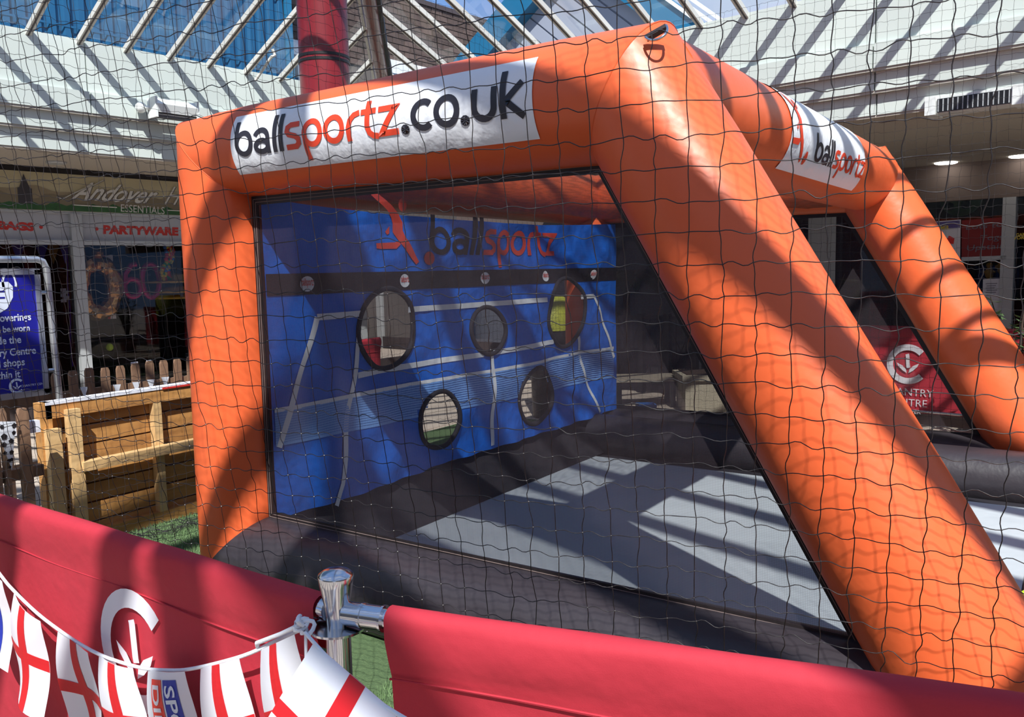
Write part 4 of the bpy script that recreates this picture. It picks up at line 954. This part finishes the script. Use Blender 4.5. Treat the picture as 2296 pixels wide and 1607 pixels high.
# ================================================================== WOODEN BOARDS AND FENCES
def wooden():
    XP = -1.57; sc3 = 3.348
    def w(x, y, d=0): P = PX(x/sc3, 740+y/sc3, XP+d); return P[1], P[2]
    e = empty('wooden_board', (XP, .3, .014), 'low wooden pitch board with horizontal planks left of the goal', 'board')
    y0 = w(305, 560)[0]; y1 = 1.6; ztop = (w(320, 552)[1]+w(1440, 400)[1])/2
    n = 7; h = (ztop-.05)/n
    for i in range(n): MB().box((XP-.022-.002*(i % 2), y0+.05, .016+h*i), (XP-.004*(i % 3), y1, .016+h*(i+1)-.011)).build('plank', 'wood', e)
    MB().box((XP-.04, y0+.05, .016), (XP-.028, y1, ztop-.02)).build('gap_blocker', 'wood_picket', e)  # added dark sheet, stops lit floor showing through the plank gaps
    MB().box((XP, y0, ztop-.085), (XP+.05, y1, ztop-.005)).build('top_rail', 'wood', e); MB().box((XP-.03, y0, ztop-.005), (XP+.055, y1, ztop+.012)).build('cap_strip', 'white_paint', e)
    MB().box((XP, y0+.02, .016), (XP+.05, y1, .09)).build('bottom_rail', 'wood', e)
    a, b = w(300, 700)[0], w(362, 700)[0]; MB().box((XP-.02, a-.02, .016), (XP+.05, b, ztop+.012)).build('end_stud', 'wood', e)
    a = w(1140, 900)[0]
    for k in range(2): MB().box((XP, a+.9*k, .09), (XP+.05, a+.9*k+.055, ztop-.085)).build('stud', 'wood_light', e)
    a0 = w(485, 700, .05)[0]; MB().box((XP+.05, a0, .016), (XP+.095, a0+.075, w(505, 600, .09)[1])).build('support_post', 'wood_light', e)
    za = w(640, 985, .09)[1]; zb = w(640, 1055, .09)[1]; ya = w(612, 1020, .09)[0]
    MB().box((XP+.05, ya, zb), (XP+.115, y1, za)).build('batten', 'wood_light', e)
    MB().box((XP+.05, y0-.02, .016), (XP+.10, y0+.055, w(290, 760, .08)[1])).build('short_post', 'wood_light', e)
    MB().box((XP+.056, w(1180, 436)[0], ztop-.006), (XP+.06, w(1385, 400)[0], ztop+.006)).build('red_tape', 'text_red', e)
    # picket fence behind
    XP2 = -2.7; f = empty('picket_fence', (XP2, .9, 0), 'low brown picket fence behind the wooden board and poster stand', 'fence')
    p0 = None; y = PX(160, 822, XP2)[1]-.122*12
    for i in range(34):
        if p0 is None: p0 = MB().prism([(-.032, .02), (.032, .02), (.032, .92), (.022, .945), (-.022, .945), (-.032, .92)], 0, .02); base = MB(); base.v = [np.array([q[1], q[0], q[2]]) for q in p0.v]; base.f = p0.f; o0 = base.build('picket', 'wood_picket', f); p0 = o0; o = o0
        else: o = o0.copy(); COL.objects.link(o); o.parent = f
        o.location = (XP2, y+.122*i, random.uniform(-.008, .008))
    for z in (.25, .72): MB().box((XP2-.04, y-.2, z), (XP2, y+4.2, z+.075)).build('rail', 'wood_picket', f)
    # returning fence at the left, nearer
    XP3 = -1.3; f = empty('picket_fence', (XP3, -.6, 0), 'short brown picket fence section at the left edge beside the wooden board', 'fence')
    for xa, xb, yt, d in ((-30, -14, 915, 0), (-6, 7, 915, .0), (33, 57, 916, 0), (-60, -42, 915, 0)):
        a, z = PX(xa, yt, XP3)[1:]; b = PX(xb, yt, XP3)[1]; mm = MB(lambda p, q, r_: (XP3+q, p, r_)); mm.prism([(a, .015), (b, .015), (b, z-.03), (b-.01, z), (a+.01, z), (a, z-.03)], 0, .03).build('picket', 'wood_picket', f)
    a = PX(-70, 1000, XP3)[1]; b = PX(95, 1000, XP3)[1]
    MB().box((XP3-.04, a, .22), (XP3, b, .30)).build('rail', 'wood_picket', f); MB().box((XP3-.05, a, .78), (XP3-.005, b, .845)).build('rail', 'white_paint', f)
    MB().box((XP3-.045, a, .54), (XP3, b, .60)).build('rail', 'wood_picket', f)
    # football pennant
    P = [PX(-12, 945, XP3+.05), PX(35, 945, XP3+.05), PX(27, 1053, XP3+.05)]; e = empty('football_pennant', P[2], 'white triangular pennant with black football patches on the left fence', 'pennant')
    T = np.array([.004, 0, 0]); MB().raw(P+[p-T for p in P], [(0, 1, 2), (5, 4, 3), (0, 3, 4, 1), (1, 4, 5, 2), (2, 5, 3, 0)]).build('cloth', 'flag_white', e)
    for x, y_, r_ in ((9, 979, 6), (32, 954, 5), (4, 957, 4), (25, 989, 5), (9, 997, 5), (31, 970, 4), (26, 1014, 4.5), (11, 1016, 4), (20, 1033, 4), (26, 1030, 3.5), (22, 1047, 3)):
        c = PX(x, y_, XP3+.052); k = r_/1871*5.3; MB().raw([c+np.array([.001, k*math.cos(q*2*PI/5+.3), k*1.1*math.sin(q*2*PI/5+.3)]) for q in range(5)], [(0, 1, 2, 3, 4)]).build('patch', 'pennant_black', e)
    for i, x in enumerate((188, 262, 305, 338, 370)):
        XPf = XP2+.05; top = 829-7*(i/2) if i > 1 else 866; P = [PX(x-8, 868-8*i*.7, XPf), PX(x+9, 867-8*i*.7, XPf), PX(x+2, 893-8*i*.7, XPf)]
        MB().raw(P+[p-T for p in P], [(0, 1, 2), (5, 4, 3), (0, 3, 4, 1), (1, 4, 5, 2), (2, 5, 3, 0)]).build('fence_pennant', 'flag_white', label=('first', 'second', 'third', 'fourth', 'fifth')[i]+' small white pennant from the left on the picket fence rail', cat='pennant', group='pennants on the picket fence')
    for i, (x0, x1, yt) in enumerate(((293, 311, 812), (328, 341, 808))):
        P0, P1 = PX(x0, yt, XP2-.05), PX(x1, yt+44, XP2-.05); MB().box((XP2-.05, P0[1], P1[2]), (XP2-.041, P1[1], P0[2])).build('white_card', 'paper', label=('left', 'right')[i]+' white card between the pickets of the back fence', cat='card', group='cards behind the picket fence')
wooden()
def poster():
    XQ = -2.35; w = lambda x, y, d=0: PX(x, y, XQ+d)
    e = empty('poster_stand', (XQ, -.2, 0), 'silver poster stand with a dark blue notice at the left edge', 'stand')
    yr = w(107, 640)[1]; yl = yr-.86; zt = w(80, 581)[2]; zb = w(110, 880)[2]
    MB().tube([(XQ, yr+.035, .02), (XQ, yr+.0, zt-.06), (XQ, yr-.02, zt-.015), (XQ, yr-.06, zt), (XQ, yl+.06, zt), (XQ, yl+.02, zt-.015), (XQ, yl, zt-.06), (XQ, yl-.035, .02)], .022, 12).build('tube_frame', 'aluminium', e, True)
    for y in (yl-.03, yr+.03): MB().tube([(XQ-.25, y, .02), (XQ+.25, y, .02)], .02, 8).build('foot', 'aluminium', e, True)
    pr = yr-.055; plx = yl+.055; pt = zt-.07; pb2 = zb
    MB().box((XQ-.012, plx, pb2), (XQ+.004, pr, pt)).build('poster_panel', 'poster_blue', e)
    for a, b in (((plx-.005, pb2-.01), (pr+.005, pb2+.03)), ((plx-.005, pt-.03), (pr+.005, pt+.01)), ((plx-.005, pb2), (plx+.03, pt)), ((pr-.03, pb2), (pr+.005, pt))): MB().box((XQ-.014, a[0], a[1]), (XQ+.014, b[0], b[1])).build('snap_frame', 'aluminium', e)
    for z in (pt-.15, pb2+.15): MB().tube([(XQ, pr, z), (XQ, yr+.01, z)], .012, 8).build('clamp', 'aluminium', e)
    x = XQ+.006
    for t, x1, y1, h in (('Face coverings', 70, 717, 15), ('must be worn', 67, 741, 13), ('inside the', 48, 768, 15), ('Chantry Centre', 81, 792, 15), ('and all shops', 56, 818, 15), ('within it', 46, 845, 15)):
        B = w(x1, y1, .006); hh = h/1871*5.7*1.05; v, f, ww = btext(t, bold=.02); k = hh/.72; MB().raw([(x, B[1]-(ww-a)*k*.86, B[2]+b*k) for a, b in v], f).build('lettering', 'poster_text', e)
    c = w(38, 865, .006); q = .10
    MB().raw([(x, c[1]+a*q, c[2]+b*q) for a, b in LOGO_C[0]], LOGO_C[1]).raw([(x, c[1]+a*q, c[2]+b*q) for a, b in LOGO_IN[0]], LOGO_IN[1]).build('logo', 'poster_text', e)
    v, f, ww = btext('CHANTRY CENTRE'); k = (w(110, 862)[1]-w(47, 866)[1])/ww; c = w(47, 868, .006); MB().raw([(x, c[1]+a*k, c[2]+b*k) for a, b in v], f).build('lettering', 'poster_text', e)
    v, f, ww = btext('ANDOVER'); c = w(90, 872, .006); MB().raw([(x, c[1]+a*k*.5, c[2]+b*k*.5-.006) for a, b in v], f).build('lettering', 'poster_text', e)
    # white face with mask and padlock-like loop
    c = w(10, 660, .006); pts = [(c[1]-.2, c[2]+.08), (c[1]+.03, c[2]+.08), (c[1]+.055, c[2]+.05), (c[1]+.05, c[2]-.02), (c[1]+.01, c[2]-.09), (c[1]-.06, c[2]-.13), (c[1]-.15, c[2]-.13), (c[1]-.2, c[2]-.08)]
    MB().raw([(x, a, b) for a, b in pts], [tuple(range(8))]).build('mask_print', 'poster_text', e)
    for dz in (.02, -.02): MB().box((x, c[1]-.12, c[2]+dz-.005), (x+.002, c[1]+.0, c[2]+dz+.005)).build('mask_line', 'poster_blue', e)
    c = w(21, 635, .006); v, f = stroke(arc(0, 0, .04, .07, -20, 200, 14), .014); MB().raw([(x, c[1]+a, c[2]+b) for a, b in v], f).build('loop_print', 'poster_text', e)
poster()

# ================================================================== BARRIERS, POST, BUNTING
BZ = .95
def barrier(name, A, B, label, canvas_from=0., logo=None, z=BZ, canvas_to=1.0, posts=True):
    A, B = np.array(A, float), np.array(B, float); d = B-A; L_ = np.linalg.norm(d); d = d/L_; n = np.array([d[1], -d[0], 0]);
    if n@(CAM-A) < 0: n = -n
    e = empty(name, (A[0], A[1], 0), label, 'barrier'); fr = lambda s, q, zz: A*np.array([1, 1, 0])+d*s+n*q+UP*zz
    MB(fr).tube([(0.03, 0, z), (L_-.03, 0, z)], .019, 16).build('top_rail', 'metal', e, True)
    MB(fr).tube([(0.03, 0, .14), (L_-.03, 0, .14)], .014, 12).build('bottom_rail', 'metal', e, True)
    s0, s1 = L_*canvas_from, L_*canvas_to; NS = 60; v = []; prof = []
    for k in range(13): t = PI*(1.05-1.1*k/12); prof.append((-math.cos(t)*-.026 if 0 else math.cos(t)*.026, z+.026*math.sin(t)))
    prof = [(-.024, z-.10), (-.026, z-.04)]+[(.0265*math.cos(PI-PI*k/10), z+.0265*math.sin(PI-PI*k/10)) for k in range(11)]+[(.027, z-.03), (.016, z-.075), (.006, z-.11), (.002, z-.2), (.0, z-.4), (.001, z-.6), (0, .12)]
    for i in range(NS+1):
        s = s0+(s1-s0)*i/NS
        for k, (q, zz) in enumerate(prof): wv = .004*math.sin(s*9+k)+.006*math.sin(s*3.1+zz*4) if k > 14 else .0015*math.sin(s*14+k*.7); v.append((s, q+wv, zz))
    m_ = len(prof); MB(fr).raw(v, [(i*m_+k, i*m_+k+1, (i+1)*m_+k+1, (i+1)*m_+k) for i in range(NS) for k in range(m_-1)]).build('canvas', 'canvas_red', e, 2)
    MB(fr).tube([(s0+(s1-s0)*i/30, .010+.004*math.sin((s0+(s1-s0)*i/30)*9+15)+.001, z-.112) for i in range(31)], .0022, 6).build('seam', 'strap' if 0 else 'canvas_red', e)
    if logo:
        cs, cz, R_, txt = logo
        def pr(vf, m, nm): MB(fr).raw([(cs+a*R_, .014+.006*math.sin((cs+a*R_)*3.1+(cz+b*R_)*4), cz+b*R_) for a, b in vf[0]], vf[1]).build(nm, m, e)
        pr(refine(*LOGO_C, 1), 'flag_white', 'logo_ring'); pr(LOGO_IN, 'flag_white', 'logo_leaf')
        for t, dy, h in txt:
            v_, f_, w_2 = btext(t); pr(([(-w_2*h/2+a*h, dy+b*h) for a, b in v_], f_), 'flag_white', 'lettering')
    return e, fr, L_
pA = PZ(0, 1110, BZ+.027); pB = PZ(715, 1330, BZ+.027); pC = PZ(875, 1385, BZ+.027); pD = PZ(2296, 1590, BZ+.027)
post = PZ(757, 1388, BZ-.015)
dl = (pA-pB)/np.linalg.norm(pA-pB); dr = (pD-pC)/np.linalg.norm(pD-pC)
LA = post+dl*2.4; LB = post+dl*.028; RA = post+dr*.045; RB = post+dr*1.95
# logo place on the left canvas
def on_line(px, py, P, d):
    n = np.array([d[1], -d[0], 0]); return onp(px, py, n, n@P)
lg = on_line(318, 1415, LA, dl); s_lg = np.linalg.norm((lg-LA)[:2]); lz = lg[2]
barrier('cafe_barrier', LA, LB, 'red canvas barrier with white circular logo left of the steel post', 0, (s_lg-.005, lz-.045, .315, (('CHANTRY', -.72, .2), ('CENTRE', -.92, .2))), canvas_to=.995)
cf = np.linalg.norm((on_line(876, 1400, RA, dr)-RA)[:2])/np.linalg.norm(RB-RA)
barrier('cafe_barrier', RA, RB, 'plain red canvas barrier right of the steel post', cf)
def bpost(P, label, name='barrier_post'):
    P = np.array([P[0], P[1], 0]); e = empty(name, P, label, 'post')
    MB().lathe(P, [(.17, .014), (.17, .024), (.05, .04), (.03, .05)], 32).build('foot_disc', 'metal_dull', e, True)
    MB().lathe(P, [(.024, .04), (.024, BZ-.03)], 24).build('shaft', 'metal', e, True)
    MB().lathe(P, [(.024, BZ-.033), (.055, BZ-.032), (.056, BZ-.027), (.026, BZ-.025)], 32).build('collar_plate', 'metal', e, True)
    MB().lathe(P, [(.022, BZ-.026), (.023, BZ-.005), (.026, BZ+.02), (.032, BZ+.055), (.0345, BZ+.072), (.0335, BZ+.076), (.024, BZ+.083), (.010, BZ+.087)], 36).build('finial', 'metal', e, True)
    for d in (dl, dr):
        q = P+UP*(BZ); MB().tube([q+d*.02, q+d*.055, q+d*.0551, q+d*.06, q+d*.0601, q+d*.10, q+d*.1001, q+d*.105], [.023, .023, .025, .025, .023, .023, .0255, .0255], 18).build('rail_socket', 'metal', e, True)
    q = P+UP*(BZ-.012)-np.array([dl[1], -dl[0], 0])*-.0+np.array([.05, .05, 0]); MB().tube([q+np.array([.022*math.cos(t), .022*math.sin(t), 0]) for t in np.linspace(0, 2*PI, 14)[:-1]], .004, 6, closed=True).build('chain_eye', 'metal', e, True)
    q2 = q+np.array([.03, .02, .006]); MB().sphere(q2, .007, 8, 6).build('knob', 'black_metal', e, True)
bpost(post, 'polished steel barrier post with flared top between the red barriers')
# far barrier beyond the goal
n = -1.35; a = PR(onR(1830, 800, n)[0], n, 0); b = PR(onR(2330, 800, n)[0], n, 0); c_ = onR(2036, 816, n)
barrier('cafe_barrier', a, b, 'dark red canvas barrier with white logo seen through the far mesh', 0, ((np.array(PR(c_[0], n, 0))-a)@nL, c_[1], .40, (('CHANTRY', -.78, .26), ('CENTRE', -1.04, .26), ('ANDOVER', -1.22, .14))))
for q, lb in ((a, 'steel barrier post at the left end of the far red barrier'),): bpost(q, lb)
# red barrier and yellow bin behind the target sheet
a2 = np.array([-2.15, 1.35, 0]); b2_ = np.array([-2.35, 3.35, 0]); barrier('cafe_barrier', a2, b2_, 'red canvas barrier glimpsed through the holes of the target sheet')
c = depth_pt(1232, 718, 9.1)
e = empty('litter_bin', (c[0], c[1], 0), 'yellow topped litter bin seen through the right target hole', 'bin')
MB().lathe((c[0], c[1], 0), [(.2, .0), (.22, .7), (.22, .95)], 20).build('body', 'black_metal', e, True); MB().lathe((c[0], c[1], .95), [(.23, 0), (.23, .3), (.16, .36)], 20).build('hood', 'bin_yellow', e, True)
c = PZ(2306, 1352, .12); MB().sphere((c[0]+.0, c[1], .0), .0, 4, 3)
c = np.array([3.43, 1.02, .11+.0]); P_ = PZ(2322, 1372, .2); e = empty('yellow_ball', (P_[0], P_[1], .09), 'fluorescent yellow ball at the front lip of the goal', 'ball')
MB().sphere((P_[0], P_[1], .20), .09, 24, 16).build('shell', 'ball_yellow', e, True); MB().tube([(P_[0]+.0905*math.cos(t), P_[1]+.0905*math.sin(t), .20) for t in np.linspace(0, 2*PI, 30)[:-1]], .0015, 5, closed=True).build('seam', 'sign_green', e)

# bunting
def bunting():
    yb = (LA[1]+LB[1])/2-.075
    B = lambda x, y: PY(x, y, yb)
    cordp = [(-60, 1205), (0, 1287), (32, 1325), (100, 1388), (205, 1458), (305, 1494), (380, 1502), (440, 1497), (545, 1470), (620, 1436), (706, 1388)]
    C = [B(*p) for p in cordp]; knot = post+np.array([-.035, -.05, -.005]); C[-1] = knot
    e = empty('bunting', C[5], 'string of white flags with red crosses hung along the left barrier', 'bunting')
    sm = []
    for i in range(len(C)-1):
        p0, p1, p2, p3 = C[max(i-1, 0)], C[i], C[i+1], C[min(i+2, len(C)-1)]
        for t in np.linspace(0, 1, 6)[:-1]: sm.append(.5*((2*p1)+(-p0+p2)*t+(2*p0-5*p1+4*p2-p3)*t*t+(-p0+3*p1-3*p2+p3)*t**3))
    sm.append(C[-1]); MB().tube(sm, .0042, 8).build('cord', 'cord_white', e, True)
    Hf = .30
    def flag(A, Bp, drop, kind, curl, lab, sway=0.):
        A, Bp = np.array(A), np.array(Bp); NU, NV = 12, 18; ex = Bp-A; wd_ = np.linalg.norm(ex); out_n = np.array([0, -1., 0])
        def fm(u, v, off=0): # u 0..1 across, v 0..1 down
            p = A+ex*u+np.array(drop)*v; bend = curl*math.sin(PI*u)*(.3+v)+.012*math.sin(v*5+u*2)+sway*v*v
            return p+out_n*(bend+off)
        g_ = [(i/NU, j/NV) for i in range(NU+1) for j in range(NV+1)]; fc = [(i*(NV+1)+j, i*(NV+1)+j+1, (i+1)*(NV+1)+j+1, (i+1)*(NV+1)+j) for i in range(NU) for j in range(NV)]
        f_ = MB().raw([fm(*q) for q in g_], fc).build('flag', 'flag_white', e, 2); tag(f_, lab)
        def strip(u0, u1, v0, v1, m, nm):
            n1, n2 = max(2, int((u1-u0)*12)), max(2, int((v1-v0)*18)); g2 = [(u0+(u1-u0)*i/n1, v0+(v1-v0)*j/n2) for i in range(n1+1) for j in range(n2+1)]
            fc2 = [(i*(n2+1)+j, i*(n2+1)+j+1, (i+1)*(n2+1)+j+1, (i+1)*(n2+1)+j) for i in range(n1) for j in range(n2)]
            for o_ in (.0012, -.0012): MB().raw([fm(a, b, o_) for a, b in g2], fc2).build(nm, m, f_)
        if kind == 'x': strip(.40, .60, .0, 1, 'flag_red', 'cross_stripe'); strip(0, .40, .42, .54, 'flag_red', 'cross_stripe'); strip(.60, 1, .42, .54, 'flag_red', 'cross_stripe')
        else:
            strip(.50, .80, .06, .94, 'flag_blue', 'print_band'); strip(.18, .46, .06, .94, 'flag_orange', 'print_band')
            for t, u0, u1 in (('SPORTS', .50, .80), ('DIRECT', .18, .46)):
                v_, fz, wt = btext(t, bold=.02, shear=.0); v_, fz = refine(v_, fz, 1); k = .8/wt
                MB().raw([fm(u0+.05+b/.72*(u1-u0-.10), .10+a*k, .0028) for a, b in v_], fz).build('lettering', 'flag_white', f_)
    dn = lambda x=0., y=0., h=Hf: (x, y, -h)
    flag(B(-55, 1215), B(14, 1300), dn(-.02, 0, .27), 'sd', .02, None)
    flag(B(32, 1326), B(100, 1389), dn(-.035, .0, .29), 'x', .025, None, .0); flag(B(130, 1412), B(206, 1459), dn(.0, 0), 'x', -.02, None); flag(B(222, 1466), B(307, 1495), dn(.03, 0), 'x', .02, None)
    flag(B(332, 1500), B(424, 1501), dn(.02, 0), 'sd', .012, 'white flag with blue and red printed bands'); flag(B(450, 1496), B(546, 1471), dn(.03, 0), 'x', .015, None); flag(B(585, 1456), C[-1]+np.array([-.02, 0, -.015]), dn(.03, .0), 'x', .02, None)
    # loose doubled cord and knot
    MB().tube([B(578, 1449), B(585, 1437)+np.array([0, -.01, 0]), B(640, 1416)+np.array([0, -.012, 0]), knot+np.array([-.01, -.01, .004])], .0048, 8).build('doubled_cord', 'cord_white', e, True)
    for k in range(3):
        a_ = k*1.1; pts = [knot+np.array([.016*math.cos(t)*math.cos(a_), .008*math.sin(t*2), .014*math.sin(t)])+np.array([-.006*k+.004, -.004*k, .004*k]) for t in np.linspace(0, 2*PI, 14)[:-1]]; MB().tube(pts, .0042, 7, closed=True).build('knot_loop', 'cord_white', e, True)
    MB().tube([knot, knot+np.array([.02, -.02, -.05]), knot+np.array([.035, -.03, -.10])], .003, 6).build('cord_tail', 'cord_white', e, True)
    # second string running towards the camera, right of the post
    e2 = empty('bunting', knot+np.array([.1, -.1, -.2]), 'single flag string running down from the post towards the lower right', 'bunting'); ee = e; 
    d2 = depth_pt(960, 1640, 1.20); k2 = knot+np.array([.012, -.012, -.004]); P = [k2*(1-t)+d2*t-UP*.02*math.sin(PI*t) for t in np.linspace(0, 1.15, 14)]
    MB().tube(P, .0036, 8).build('cord', 'cord_white', e2, True)
    A_, B_ = P[1], P[9]; ex = B_-A_; dnv = -_u*.72-_r*.62; dnv = dnv-ex*(dnv@ex)/(ex@ex)*.98; dnv = dnv/np.linalg.norm(dnv)*.205
    NU, NV = 14, 14
    def fm(u, v, off=0): return A_+ex*u+dnv*v-_f*(.035*math.sin(PI*min(1, v*1.2))*(1-u*.4)+off)
    g_ = [(i/NU, j/NV) for i in range(NU+1) for j in range(NV+1)]; fc = [(i*(NV+1)+j, i*(NV+1)+j+1, (i+1)*(NV+1)+j+1, (i+1)*(NV+1)+j) for i in range(NU) for j in range(NV)]
    f_ = MB().raw([fm(*q) for q in g_], fc).build('flag', 'flag_white', e2, 2)
    for u0, u1, v0, v1 in ((.48, .66, 0, 1), (0, .48, .46, .60), (.66, 1, .46, .60)):
        g2 = [(u0+(u1-u0)*i/10, v0+(v1-v0)*j/10) for i in range(11) for j in range(11)]; fc2 = [(i*11+j, i*11+j+1, (i+1)*11+j+1, (i+1)*11+j) for i in range(10) for j in range(10)]
        for o_ in (.0012, -.0012): MB().raw([fm(a, b, o_) for a, b in g2], fc2).build('cross_stripe', 'flag_red', f_)
bunting()

# artificial grass blades where the turf shows
def grass():
    rs = np.random.RandomState(3); regs = [(-1.6, -.2, -1.4, .9, 26000), (1.2, 3.2, -1.6, -.1, 30000), (-2.0, -1.4, -1.2, -.2, 6000)]
    Vs = []; 
    for x0, x1, y0, y1, n in regs:
        p = np.stack([rs.uniform(x0, x1, n), rs.uniform(y0, y1, n), np.full(n, .013)], 1); a = rs.uniform(0, 2*PI, n); w = np.stack([np.cos(a), np.sin(a), np.zeros(n)], 1)*.0022
        tip = p+np.stack([rs.normal(0, .008, n), rs.normal(0, .008, n), rs.uniform(.018, .032, n)], 1); Vs.append(np.stack([p-w, p+w, tip], 1).reshape(-1, 3))
    V = np.concatenate(Vs); me = bpy.data.meshes.new('grass_blades'); me.from_pydata(V.tolist(), [], np.arange(len(V)).reshape(-1, 3).tolist()); me.materials.append(M['grass_blade'])
    o = bpy.data.objects.new('grass_blades', me); COL.objects.link(o); o.parent = bpy.data.objects['artificial_turf']; o['kind'] = 'stuff'
grass()
